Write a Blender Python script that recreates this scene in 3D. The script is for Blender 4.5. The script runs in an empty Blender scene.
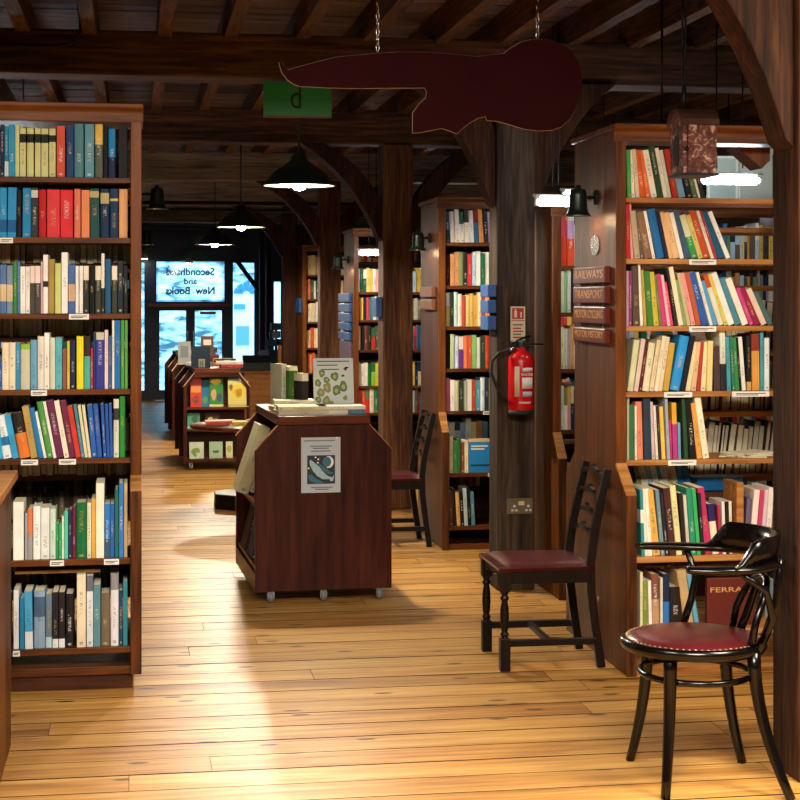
import bpy, bmesh, math, random
from mathutils import Matrix, Vector
random.seed(11)
sc = bpy.context.scene
COL = sc.collection
PI = math.pi

# ------------------------------------------------------------------ camera
F, HY, CH = 1650.0, 298.0, 1.55          # focal length in px of an 800 px frame, horizon row, eye height
TH = math.atan(265.0 / F)                # the lens looks a little to the right of the long axis of the room
cT, sT = math.cos(TH), math.sin(TH)
cam = bpy.data.cameras.new('camera')
cam.sensor_width = 36.0
cam.lens = 36.0 * F / 800.0
cam.shift_y = -(400.0 - HY) / 800.0
cam.clip_start = 0.05
cam.clip_end = 200
co = bpy.data.objects.new('camera', cam)
COL.objects.link(co)
co.location = (0, 0, CH)
co.rotation_euler = (PI / 2, 0, -TH)
sc.camera = co

# ------------------------------------------------------------------ world, light, exposure
sc.view_settings.view_transform = 'Standard'
sc.view_settings.look = 'None'
sc.view_settings.gamma = 1.0
sc.view_settings.use_curve_mapping = False
sc.view_settings.exposure = 0.85
w = bpy.data.worlds.new('daylight')
sc.world = w
w.use_nodes = True
bg = w.node_tree.nodes['Background']
bg.inputs[0].default_value = (0.42, 0.76, 1.0, 1)
bg.inputs[1].default_value = 4.6

LIGHT = dict(pend=175, pend_near=150, tube=34, near_area=0)


def area(name, loc, rot, size, size_y, power, color):
    l = bpy.data.lights.new(name, 'AREA')
    l.shape = 'RECTANGLE'
    l.size, l.size_y, l.energy, l.color = size, size_y, power, color
    o = bpy.data.objects.new(name, l)
    COL.objects.link(o)
    o.location, o.rotation_euler = loc, rot
    return o


# warm area lights added for unseen lamps above and around the camera
area('unseen_area_light', (0.9, 1.9, 2.9), (math.radians(6), 0, 0), 1.6, 1.0, 220, (1.0, 0.89, 0.73))
area('unseen_area_light', (3.0, 3.6, 2.9), (math.radians(6), 0, 0), 1.0, 0.8, 90, (1.0, 0.87, 0.68))
area('unseen_area_light', (-0.9, 3.4, 2.9), (math.radians(6), 0, 0), 0.9, 0.8, 60, (1.0, 0.90, 0.75))

# ------------------------------------------------------------------ px -> place


def at(px, py, Y):
    u = (px - 400.0) / F
    v = (HY - py) / F
    t = Y / (cT - u * sT)
    return Vector((t * (sT + u * cT), Y, CH + t * v))


def fl(px, py):
    t = F * CH / (py - HY)
    u = (px - 400.0) / F
    return Vector((t * (sT + u * cT), t * (cT - u * sT), 0))


def X_(px, Y):
    return at(px, 0, Y).x


def hexc(h, a=1.0):
    def l(c):
        c = int(c, 16) / 255.0
        return c / 12.92 if c <= 0.04045 else ((c + 0.055) / 1.055) ** 2.4
    return (l(h[0:2]), l(h[2:4]), l(h[4:6]), a)

# ------------------------------------------------------------------ materials


def newmat(name):
    m = bpy.data.materials.new(name)
    m.use_nodes = True
    nt = m.node_tree
    b = nt.nodes['Principled BSDF']
    return m, nt, b


def plain(name, col, rough=0.5, metal=0.0, emit=0.0, spec=0.5, noise=0.0, nscale=20):
    m, nt, b = newmat(name)
    c = hexc(col)
    b.inputs['Base Color'].default_value = c
    b.inputs['Roughness'].default_value = rough
    b.inputs['Metallic'].default_value = metal
    b.inputs['Specular IOR Level'].default_value = spec
    if emit:
        b.inputs['Emission Color'].default_value = c
        b.inputs['Emission Strength'].default_value = emit
    if noise:
        tc = nt.nodes.new('ShaderNodeTexCoord')
        n = nt.nodes.new('ShaderNodeTexNoise')
        n.inputs['Scale'].default_value = nscale
        n.inputs['Detail'].default_value = 5
        nt.links.new(tc.outputs['Object'], n.inputs['Vector'])
        r = nt.nodes.new('ShaderNodeMapRange')
        r.inputs['To Min'].default_value = 1 - noise
        r.inputs['To Max'].default_value = 1 + noise
        nt.links.new(n.outputs['Fac'], r.inputs['Value'])
        mx = nt.nodes.new('ShaderNodeMix')
        mx.data_type = 'RGBA'
        mx.blend_type = 'MULTIPLY'
        mx.inputs[0].default_value = 1
        mx.inputs[6].default_value = c
        nt.links.new(r.outputs[0], mx.inputs[7])
        nt.links.new(mx.outputs[2], b.inputs['Base Color'])
    return m


def wood(name, dark, mid, light, axis='z', rough=0.45, scale=6.0, bump=0.15, rnd=0.15, knots=0.0, spec=0.2, world=False):
    """stretched-noise timber; axis = grain direction"""
    m, nt, b = newmat(name)
    N, L = nt.nodes.new, nt.links.new
    if world:
        g = N('ShaderNodeNewGeometry')
        src = g.outputs['Position']
    else:
        tc = N('ShaderNodeTexCoord')
        src = tc.outputs['Object']
    oi = N('ShaderNodeObjectInfo')
    off = N('ShaderNodeVectorMath')
    off.operation = 'MULTIPLY_ADD'
    cmb = N('ShaderNodeCombineXYZ')
    for i in range(3):
        L(oi.outputs['Random'], cmb.inputs[i])
    off.inputs[1].default_value = (17.3, 11.1, 7.7)
    L(cmb.outputs[0], off.inputs[0])
    L(src, off.inputs[2])
    mp = N('ShaderNodeMapping')
    s = {'x': (0.07, 1, 1), 'y': (1, 0.07, 1), 'z': (1, 1, 0.07)}[axis]
    mp.inputs['Scale'].default_value = s
    L(off.outputs[0], mp.inputs['Vector'])
    n1 = N('ShaderNodeTexNoise')
    n1.inputs['Scale'].default_value = scale
    n1.inputs['Detail'].default_value = 5
    n1.inputs['Distortion'].default_value = 0.8
    n2 = N('ShaderNodeTexNoise')
    n2.inputs['Scale'].default_value = scale * 9
    n2.inputs['Detail'].default_value = 6
    n2.inputs['Distortion'].default_value = 0.4
    L(mp.outputs[0], n1.inputs['Vector'])
    L(mp.outputs[0], n2.inputs['Vector'])
    ad = N('ShaderNodeMath')
    ad.operation = 'MULTIPLY_ADD'
    ad.inputs[1].default_value = 0.55
    L(n2.outputs['Fac'], ad.inputs[0])
    m2 = N('ShaderNodeMath')
    m2.operation = 'MULTIPLY'
    m2.inputs[1].default_value = 0.45
    L(n1.outputs['Fac'], m2.inputs[0])
    L(m2.outputs[0], ad.inputs[2])
    cr = N('ShaderNodeValToRGB')
    e = cr.color_ramp.elements
    e[0].position, e[0].color = 0.36, hexc(dark)
    e[1].position, e[1].color = 0.66, hexc(light)
    k = e.new(0.5)
    k.color = hexc(mid)
    L(ad.outputs[0], cr.inputs['Fac'])
    out = cr.outputs['Color']
    if knots:
        n3 = N('ShaderNodeTexVoronoi')
        n3.voronoi_dimensions = '2D'
        n3.inputs['Scale'].default_value = 3.0
        mp2 = N('ShaderNodeMapping')
        mp2.inputs['Scale'].default_value = {'x': (0.45, 1.4, 1), 'y': (1.4, 0.45, 1), 'z': (1, 1, 0.45)}[axis]
        L(off.outputs[0], mp2.inputs['Vector'])
        L(mp2.outputs[0], n3.inputs['Vector'])
        kr = N('ShaderNodeMapRange')
        kr.inputs['From Min'].default_value = 0.035
        kr.inputs['From Max'].default_value = 0.06
        kr.inputs['To Min'].default_value = knots
        kr.inputs['To Max'].default_value = 0.0
        L(n3.outputs['Distance'], kr.inputs['Value'])
        mk = N('ShaderNodeMix')
        mk.data_type = 'RGBA'
        mk.inputs[7].default_value = hexc('3a1e0c')
        L(kr.outputs[0], mk.inputs[0])
        L(out, mk.inputs[6])
        out = mk.outputs[2]
    hv = N('ShaderNodeHueSaturation')
    vr = N('ShaderNodeMapRange')
    vr.inputs['To Min'].default_value = 1 - rnd
    vr.inputs['To Max'].default_value = 1 + rnd
    L(oi.outputs['Random'], vr.inputs['Value'])
    L(vr.outputs[0], hv.inputs['Value'])
    L(out, hv.inputs['Color'])
    L(hv.outputs['Color'], b.inputs['Base Color'])
    b.inputs['Roughness'].default_value = rough
    b.inputs['Specular IOR Level'].default_value = spec
    bp = N('ShaderNodeBump')
    bp.inputs['Strength'].default_value = bump
    bp.inputs['Distance'].default_value = 0.01
    L(ad.outputs[0], bp.inputs['Height'])
    L(bp.outputs[0], b.inputs['Normal'])
    return m


M = {}
M['floor'] = wood('floor_pine', '8e5a22', 'c08a42', 'd8ac62', 'x', 0.42, 4.0, 0.03, 0.12, knots=0.97, spec=0.5, world=True)
M['under'] = plain('floor_gap', '1a0d05', 0.9)
M['beam'] = wood('beam_oak_x', '24160e', '4c3120', '6e4a30', 'x', 0.75, 5, 0.5, 0.1, spec=0.2)
M['beam_lit'] = wood('beam_oak_lit', '4a3f34', '7a6a58', '9a8a74', 'x', 0.8, 5, 0.4, 0.1, spec=0.2)  # lighter copy that paints light onto the far beams
M['joist'] = wood('joist_oak', '2e1c11', '553722', '755236', 'y', 0.75, 6, 0.4, 0.15, spec=0.2)
M['post'] = wood('post_oak', '180d08', '341d11', '50311d', 'z', 0.75, 6, 0.5, 0.1, spec=0.15)
M['post_lit'] = wood('post_oak_lit', '2a170d', '54321e', '77502f', 'z', 0.7, 6, 0.4, 0.1, spec=0.2)  # paler oak copy, paints warm lamp light on two posts
M['post_grey'] = wood('post_weathered', '241b15', '3c3027', '594a3e', 'z', 0.8, 6, 0.5, 0.05, spec=0.15)
M['plank'] = wood('ceiling_plank', '42343a', '64545c', '80707a', 'x', 0.75, 6, 0.3, 0.2)  # lightened lilac-grey paints daylight onto the planks
M['ceil'] = plain('ceiling_dark', '1d1410', 0.9, noise=0.3, nscale=3)
M['case'] = wood('bookcase_stain_z', '30160a', '583012', '76431c', 'z', 0.42, 5, 0.12, 0.06)
M['case_x'] = wood('bookcase_stain_x', '361a0a', '603413', '7c491f', 'x', 0.42, 5, 0.12, 0.08)
M['case_hi'] = wood('bookcase_edge', '402009', '6c3a13', '864c1c', 'z', 0.4, 5, 0.1, 0.06)
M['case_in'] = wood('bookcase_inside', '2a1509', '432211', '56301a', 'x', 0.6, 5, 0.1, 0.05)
M['pine_x'] = wood('pine_shelf', '7f4c22', 'a8713a', 'c58f54', 'x', 0.45, 5, 0.1, 0.06)
M['island'] = wood('island_mahogany', '220b08', '3c160f', '522418', 'z', 0.35, 4, 0.06, 0.05)
M['island_x'] = wood('island_mahogany_x', '301209', '582712', '754020', 'x', 0.35, 4, 0.06, 0.05)
M['desk'] = wood('desk_oak', '7a4a1e', '9f662c', 'b87c3e', 'x', 0.45, 4, 0.06, 0.05)
M['chair'] = wood('chair_dark_oak', '070403', '100805', '1c0f09', 'z', 0.35, 8, 0.06, 0.1, spec=0.25)
M['ebony'] = plain('chair_black_lacquer', '070505', 0.2, spec=0.4)
M['leather'] = plain('oxblood_leather', '55171c', 0.28, noise=0.25, nscale=9)
M['stud'] = plain('brass_stud', 'c9a46a', 0.35, 0.9)
M['iron'] = plain('black_iron', '0d0d0e', 0.45, 0.3)
M['iron_g'] = plain('enamel_dark', '15201e', 0.3, 0.0)
M['white_in'] = plain('enamel_white', 'f2efe2', 0.5)
M['chrome'] = plain('steel', 'b9b9bb', 0.25, 1.0)
M['brassd'] = plain('dull_brass', '8e866c', 0.35, 0.8, noise=0.2, nscale=60)
M['rubber'] = plain('rubber', '151515', 0.7)
M['paper'] = plain('paper_pages', 'ddd3b8', 0.8, noise=0.12, nscale=90)
M['white'] = plain('white_card', 'e9e8e2', 0.6)
M['pale'] = plain('poster_paper', 'b9c2cc', 0.5)
M['maroon'] = plain('maroon_paint', '26080c', 0.85, noise=0.25, nscale=6, spec=0.08)
M['maroon_s'] = plain('sign_maroon', '6a1c16', 0.35)
M['gold'] = plain('gold_paint', 'd9a05a', 0.45)
M['cream'] = plain('cream_edge', 'd8c6a6', 0.6)
M['green_sign'] = plain('green_plastic', '1f8a45', 0.45)
M['black'] = plain('black_print', '0c0d0c', 0.6)
M['red'] = plain('extinguisher_red', 'c8141c', 0.25)
M['redp'] = plain('red_print', 'b5232a', 0.5)
M['green_p'] = plain('green_print', '4a6e46', 0.5)
M['blue_sign'] = plain('blue_board', '24508c', 0.45, noise=0.12, nscale=10)
M['purple'] = plain('lilac_board', '5d4a63', 0.5)
M['brown_sign'] = plain('brown_board', '6e4129', 0.5)
M['frame'] = plain('door_paint_navy', '1b2a4c', 0.4)
M['doorrail'] = plain('oxblood_rail', '6b3a34', 0.4)
M['wallp'] = plain('wall_dim_plaster', '4a3c30', 0.9, noise=0.15, nscale=2)
M['nickel'] = plain('white_paint', 'd9ded6', 0.5)
M['tubeglow'] = plain('tube_glow', 'e9f5ff', 0.5, emit=LIGHT['tube'])
M['bulb'] = plain('bulb_glow', 'fff0cf', 0.5, emit=60)
M['leafg'] = plain('leaf_green', '5f7a3a', 0.6, noise=0.35, nscale=60)
M['leafo'] = plain('leaf_olive', '8b8a52', 0.6, noise=0.35, nscale=60)
M['leafp'] = plain('leaf_pale', 'a3ac7c', 0.6, noise=0.3, nscale=70)
M['navy'] = plain('navy_print', '16283c', 0.5, noise=0.4, nscale=40)
M['teal'] = plain('teal_print', '2f6c80', 0.5)
M['fish'] = plain('fish_print', '9fc0c8', 0.5, noise=0.3, nscale=70)

# rusty painted metal
m, nt, b = newmat('rusted_tin')
tc = nt.nodes.new('ShaderNodeTexCoord')
n = nt.nodes.new('ShaderNodeTexNoise')
n.inputs['Scale'].default_value = 26
n.inputs['Detail'].default_value = 6
n.inputs['Distortion'].default_value = 1.6
cr = nt.nodes.new('ShaderNodeValToRGB')
e = cr.color_ramp.elements
e[0].position, e[0].color = 0.40, hexc('4a2018')
e[1].position, e[1].color = 0.66, hexc('c9a89a')
k = e.new(0.53)
k.color = hexc('74413a')
nt.links.new(tc.outputs['Object'], n.inputs['Vector'])
nt.links.new(n.outputs['Fac'], cr.inputs['Fac'])
nt.links.new(cr.outputs['Color'], b.inputs['Base Color'])
b.inputs['Roughness'].default_value = 0.5
b.inputs['Metallic'].default_value = 0.25
bp = nt.nodes.new('ShaderNodeBump')
bp.inputs['Strength'].default_value = 0.5
bp.inputs['Distance'].default_value = 0.006
nt.links.new(n.outputs['Fac'], bp.inputs['Height'])
nt.links.new(bp.outputs[0], b.inputs['Normal'])
M['rust'] = m

# window glass: clear with a fresnel reflection
m, nt, b = newmat('window_glass')
nt.nodes.remove(b)
tr = nt.nodes.new('ShaderNodeBsdfTransparent')
tr.inputs[0].default_value = (0.9, 0.97, 1, 1)
gl = nt.nodes.new('ShaderNodeBsdfGlossy')
gl.inputs['Roughness'].default_value = 0.05
fr = nt.nodes.new('ShaderNodeFresnel')
mx = nt.nodes.new('ShaderNodeMixShader')
nt.links.new(fr.outputs[0], mx.inputs[0])
nt.links.new(tr.outputs[0], mx.inputs[1])
nt.links.new(gl.outputs[0], mx.inputs[2])
nt.links.new(mx.outputs[0], nt.nodes['Material Output'].inputs[0])
M['glass'] = m

# rubble stone wall across the street
m, nt, b = newmat('street_stone')
tc = nt.nodes.new('ShaderNodeTexCoord')
mp = nt.nodes.new('ShaderNodeMapping')
mp.inputs['Rotation'].default_value = (PI / 2, 0, 0)
mp.inputs['Rotation'].default_value = (0, 0, 0)
mp.inputs['Scale'].default_value = (2.2, 1, 6.5)
nz = nt.nodes.new('ShaderNodeTexNoise')
nz.inputs['Scale'].default_value = 1.1
nz.inputs['Detail'].default_value = 5
nz.inputs['Roughness'].default_value = 0.62
nz.inputs['Distortion'].default_value = 0.7
rp = nt.nodes.new('ShaderNodeValToRGB')
rp.color_ramp.elements[0].position, rp.color_ramp.elements[0].color = 0.38, hexc('3f5a68')
rp.color_ramp.elements[1].position, rp.color_ramp.elements[1].color = 0.64, hexc('dfe4e4')
q_ = rp.color_ramp.elements.new(0.47)
q_.color = hexc('98aab2')
nt.links.new(tc.outputs['Object'], mp.inputs['Vector'])
nt.links.new(mp.outputs[0], nz.inputs['Vector'])
nt.links.new(nz.outputs['Fac'], rp.inputs['Fac'])
nt.links.new(rp.outputs['Color'], b.inputs['Base Color'])
b.inputs['Roughness'].default_value = 0.9
M['stone'] = m

# book cover: colours from face attributes, printed title on the spine
m, nt, b = newmat('book_cover')
N, L = nt.nodes.new, nt.links.new


def attr(nm):
    a = N('ShaderNodeAttribute')
    a.attribute_name = nm
    return a


def math_(op, a, bb=None, c=None):
    nd = N('ShaderNodeMath')
    nd.operation = op
    for i, v in enumerate((a, bb, c)):
        if v is None:
            continue
        if isinstance(v, (int, float)):
            nd.inputs[i].default_value = v
        else:
            L(v, nd.inputs[i])
    return nd.outputs[0]


def mixc(f, a, bb):
    nd = N('ShaderNodeMix')
    nd.data_type = 'RGBA'
    L(f, nd.inputs[0])
    L(a, nd.inputs[6])
    L(bb, nd.inputs[7])
    return nd.outputs[2]


c1, c2, c3, par = attr('Col'), attr('Col2'), attr('Col3'), attr('Par')
uv = N('ShaderNodeUVMap')
sp = N('ShaderNodeSeparateXYZ')
L(uv.outputs[0], sp.inputs[0])
U, V = sp.outputs[0], sp.outputs[1]
ps = N('ShaderNodeSeparateXYZ')
L(par.outputs['Vector'], ps.inputs[0])
B0, B1, SD = ps.outputs[0], ps.outputs[1], ps.outputs[2]
band = math_('MULTIPLY', math_('GREATER_THAN', V, B0), math_('LESS_THAN', V, B1))
base = mixc(band, c1.outputs['Color'], c2.outputs['Color'])
cmb = N('ShaderNodeCombineXYZ')
L(math_('MULTIPLY', U, 3.0), cmb.inputs[0])
L(math_('MULTIPLY', V, 62.0), cmb.inputs[1])
L(math_('MULTIPLY', SD, 91.0), cmb.inputs[2])
nz = N('ShaderNodeTexNoise')
nz.inputs['Scale'].default_value = 1.0
nz.inputs['Detail'].default_value = 1.0
L(cmb.outputs[0], nz.inputs['Vector'])
ink = math_('GREATER_THAN', nz.outputs['Fac'], 0.53)
inu = math_('LESS_THAN', math_('ABSOLUTE', math_('SUBTRACT', U, 0.5)), 0.20)
v0 = math_('MULTIPLY_ADD', math_('FRACT', math_('MULTIPLY', SD, 7.0)), 0.3, 0.2)
v1 = math_('ADD', v0, math_('MULTIPLY_ADD', math_('FRACT', math_('MULTIPLY', SD, 13.0)), 0.28, 0.14))
inv = math_('MULTIPLY', math_('GREATER_THAN', V, v0), math_('LESS_THAN', V, v1))
has = math_('GREATER_THAN', SD, 0.35)
t = math_('MULTIPLY', math_('MULTIPLY', ink, inu), math_('MULTIPLY', inv, has))
logo = math_('MULTIPLY', math_('LESS_THAN', V, 0.075), math_('MULTIPLY', inu, math_('GREATER_THAN', math_('MULTIPLY', V, 1.0), 0.035)))
t = math_('MAXIMUM', t, math_('MULTIPLY', logo, math_('GREATER_THAN', SD, 0.7)))
t = math_('MULTIPLY', t, 0.5)
base = mixc(t, base, c3.outputs['Color'])
wear = N('ShaderNodeTexNoise')
wear.inputs['Scale'].default_value = 14
wear.inputs['Detail'].default_value = 4
gg = N('ShaderNodeNewGeometry')
L(gg.outputs['Position'], wear.inputs['Vector'])
hv = N('ShaderNodeHueSaturation')
L(math_('MULTIPLY_ADD', wear.outputs['Fac'], 0.5, 0.75), hv.inputs['Value'])
L(base, hv.inputs['Color'])
L(hv.outputs['Color'], b.inputs['Base Color'])
b.inputs['Roughness'].default_value = 0.55
b.inputs['Specular IOR Level'].default_value = 0.16
M['book'] = m

# ------------------------------------------------------------------ mesh builder


class MB:
    def __init__(s):
        s.v, s.f, s.m, s.sm = [], [], [], []
        s.X = Matrix.Identity(4)

    def add(s, verts, faces, mi=0, smooth=False):
        o = len(s.v)
        s.v += [tuple(s.X @ Vector(p)) for p in verts]
        s.f += [tuple(i + o for i in f) for f in faces]
        s.m += [mi] * len(faces)
        s.sm += [smooth] * len(faces)
        return s

    def box(s, x0, x1, y0, y1, z0, z1, mi=0):
        v = [(x0, y0, z0), (x1, y0, z0), (x1, y1, z0), (x0, y1, z0), (x0, y0, z1), (x1, y0, z1), (x1, y1, z1), (x0, y1, z1)]
        f = [(0, 3, 2, 1), (4, 5, 6, 7), (0, 1, 5, 4), (1, 2, 6, 5), (2, 3, 7, 6), (3, 0, 4, 7)]
        return s.add(v, f, mi)

    def prism(s, poly, axis, a0, a1, mi=0, smooth=False):
        """poly in the two other axes; x: (y,z)  y: (x,z)  z: (x,y)"""
        def P(p, a):
            return {'x': (a, p[0], p[1]), 'y': (p[0], a, p[1]), 'z': (p[0], p[1], a)}[axis]
        n = len(poly)
        ar = sum(poly[i][0] * poly[(i + 1) % n][1] - poly[(i + 1) % n][0] * poly[i][1] for i in range(n))
        if (ar < 0) != (axis == 'y'):
            poly = list(reversed(poly))
        if a0 > a1:
            a0, a1 = a1, a0
        v = [P(p, a0) for p in poly] + [P(p, a1) for p in poly]
        f = [tuple(reversed(range(n))), tuple(range(n, 2 * n))]
        s.add(v, f, mi)
        f = [(i, (i + 1) % n, n + (i + 1) % n, n + i) for i in range(n)]
        o = len(s.v) - 2 * n
        s.f += [tuple(i + o for i in q) for q in f]
        s.m += [mi] * n
        s.sm += [smooth] * n
        return s

    def lathe(s, prof, seg=20, mi=0, c=(0, 0, 0), smooth=True, cap=True, axis='z', angle=None):
        v, f = [], []
        n = len(prof)
        for j in range(seg):
            a = 2 * PI * j / seg
            for r, z in prof:
                p = (r * math.cos(a), r * math.sin(a), z)
                if axis == 'x':
                    p = (p[2], p[0], p[1])
                elif axis == 'y':
                    p = (p[1], p[2], p[0])
                v.append((p[0] + c[0], p[1] + c[1], p[2] + c[2]))
        for j in range(seg):
            k = (j + 1) % seg
            for i in range(n - 1):
                f.append((j * n + i, k * n + i, k * n + i + 1, j * n + i + 1))
        s.add(v, f, mi, smooth)
        if cap:
            o = len(s.v) - seg * n
            if prof[0][0] > 1e-6:
                s.f.append(tuple(o + j * n for j in reversed(range(seg)))); s.m.append(mi); s.sm.append(False)
            if prof[-1][0] > 1e-6:
                s.f.append(tuple(o + j * n + n - 1 for j in range(seg))); s.m.append(mi); s.sm.append(False)
        return s

    def tube(s, pts, r, seg=8, mi=0, closed=False, smooth=True, flat=None, up=(0, 0, 1)):
        """r number or list; flat=(a,b): elliptical section half sizes (side, up)"""
        pts = [Vector(p) for p in pts]
        n = len(pts)
        rr = r if isinstance(r, (list, tuple)) else [r] * n
        v, f = [], []
        upv = Vector(up)
        prev = None
        for i in range(n):
            if closed:
                d = pts[(i + 1) % n] - pts[i - 1]
            else:
                d = pts[min(i + 1, n - 1)] - pts[max(i - 1, 0)]
            d.normalize()
            ref = upv if abs(d.dot(upv)) < 0.95 else (prev if prev is not None else Vector((1, 0, 0)))
            sd = d.cross(ref)
            if sd.length < 1e-6:
                sd = d.cross(Vector((0, 1, 0)))
            sd.normalize()
            u2 = sd.cross(d).normalized()
            if prev is not None and abs(d.dot(upv)) >= 0.95:
                pass
            prev = u2
            for j in range(seg):
                a = 2 * PI * (j + 0.5) / seg
                if flat:
                    k = rr[i]
                    q = pts[i] + sd * (math.cos(a) * flat[0] * k) + u2 * (math.sin(a) * flat[1] * k)
                else:
                    q = pts[i] + sd * (math.cos(a) * rr[i]) + u2 * (math.sin(a) * rr[i])
                v.append(tuple(q))
        m_ = n if closed else n - 1
        for i in range(m_):
            k = (i + 1) % n
            for j in range(seg):
                l = (j + 1) % seg
                f.append((i * seg + j, i * seg + l, k * seg + l, k * seg + j))
        s.add(v, f, mi, smooth)
        if not closed:
            o = len(s.v) - n * seg
            s.f.append(tuple(o + j for j in reversed(range(seg)))); s.m.append(mi); s.sm.append(False)
            s.f.append(tuple(o + (n - 1) * seg + j for j in range(seg))); s.m.append(mi); s.sm.append(False)
        return s

    def mesh(s, name, mats):
        me = bpy.data.meshes.new(name)
        me.from_pydata(s.v, [], s.f)
        for mt in (mats if isinstance(mats, (list, tuple)) else [mats]):
            me.materials.append(M[mt] if isinstance(mt, str) else mt)
        me.polygons.foreach_set('material_index', s.m)
        me.polygons.foreach_set('use_smooth', s.sm)
        me.update()
        return me

    def build(s, name, mats, parent=None, bevel=0.0, local=False):
        o = bpy.data.objects.new(name, s.mesh(name, mats))
        COL.objects.link(o)
        if parent is not None:
            o.parent = parent
            if not local:      # vertices are in world coordinates
                o.matrix_parent_inverse = WORLD.get(parent.name, Matrix.Identity(4)).inverted()
        if bevel:
            bv = o.modifiers.new('bevel', 'BEVEL')
            bv.width = bevel
            bv.segments = 2
            bv.limit_method = 'ANGLE'
            bv.angle_limit = math.radians(40)
        return o


WORLD = {}


def thing(name, label, cat, loc=(0, 0, 0), rz=0.0, group=None, kind=None):
    o = bpy.data.objects.new(name, None)
    o.empty_display_size = 0.1
    COL.objects.link(o)
    o.location = loc
    o.rotation_euler = (0, 0, rz)
    WORLD[o.name] = Matrix.Translation(Vector(loc)) @ Matrix.Rotation(rz, 4, 'Z')
    tag(o, label, cat, group, kind)
    return o


def tag(o, label, cat=None, group=None, kind=None):
    o['label'] = label
    if cat:
        o['category'] = cat
    if group:
        o['group'] = group
    if kind:
        o['kind'] = kind
    return o


def bx(name, mat, parent, x0, x1, y0, y1, z0, z1, bevel=0.0, local=False):
    return MB().box(x0, x1, y0, y1, z0, z1).build(name, mat, parent, bevel, local)


def text(name, body, size, M4, mat, parent=None, width=None, ext=0.0006, height=None, bold=0.0):
    cu = bpy.data.curves.new(name, 'FONT')
    cu.body = body
    cu.size = size
    cu.extrude = ext
    cu.offset = bold
    cu.align_x = 'CENTER'
    cu.align_y = 'CENTER'
    cu.resolution_u = 3
    o = bpy.data.objects.new(name, cu)
    cu.materials.append(M[mat])
    COL.objects.link(o)
    sx = sy = 1.0
    if width:
        bpy.context.view_layer.update()
        sx = width / max(o.dimensions.x, 1e-5)
        if height:
            sy = height / max(o.dimensions.y, 1e-5)
    S = Matrix.Diagonal((sx, sy, 1, 1))
    dg = bpy.context.evaluated_depsgraph_get()
    me = bpy.data.meshes.new_from_object(o.evaluated_get(dg))
    bpy.data.objects.remove(o)
    o = bpy.data.objects.new(name, me)
    COL.objects.link(o)
    if parent is not None:
        o.parent = parent
        o.matrix_parent_inverse = WORLD.get(parent.name, Matrix.Identity(4)).inverted()
    o.matrix_basis = M4 @ S
    return o


def face_to(loc, normal):
    """matrix that lays +Z of a flat thing along a horizontal normal, +Y up"""
    nrm = Vector(normal).normalized()
    up = Vector((0, 0, 1))
    x = up.cross(nrm).normalized()
    R = Matrix((x, up, nrm)).transposed().to_4x4()
    return Matrix.Translation(Vector(loc)) @ R


ORD = ['first', 'second', 'third', 'fourth', 'fifth', 'sixth', 'seventh', 'eighth', 'ninth', 'tenth', 'eleventh', 'twelfth',
       'thirteenth', 'fourteenth', 'fifteenth', 'sixteenth', 'seventeenth', 'eighteenth', 'nineteenth', 'twentieth',
       'twenty-first', 'twenty-second', 'twenty-third', 'twenty-fourth', 'twenty-fifth', 'twenty-sixth', 'twenty-seventh',
       'twenty-eighth', 'twenty-ninth', 'thirtieth']
NAMEC = {'black': '15151a', 'navy blue': '1c2c50', 'blue': '2a66b4', 'bright blue': '2d93cf', 'light blue': '8ab4d8', 'teal': '2f7f80',
         'pale green': 'c8dcc4', 'green': '3a8a4a', 'dark green': '1c5038', 'olive': '8a8450', 'yellow': 'e0d02c', 'ochre': 'cfa048',
         'orange': 'dd7a3c', 'salmon pink': 'd97a62', 'red': 'c6282f', 'maroon': '5c1c34', 'pink': 'd0447c', 'pale pink': 'eab8c4',
         'purple': '7a4a84', 'indigo': '36409c', 'brown': '6a4632', 'tan': 'b8946a', 'cream': 'e4d8b4', 'white': 'f0f0ec', 'grey': '8a8a8c',
         'dark grey': '3a3c3e', 'pale lime': 'cdd690', 'slate blue': '4f7c92'}


def cname(h):
    c = [int(h[i:i + 2], 16) for i in (0, 2, 4)]
    return min(NAMEC, key=lambda k: sum((int(NAMEC[k][i * 2:i * 2 + 2], 16) - c[i]) ** 2 for i in range(3)))

# ------------------------------------------------------------------ books


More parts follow.
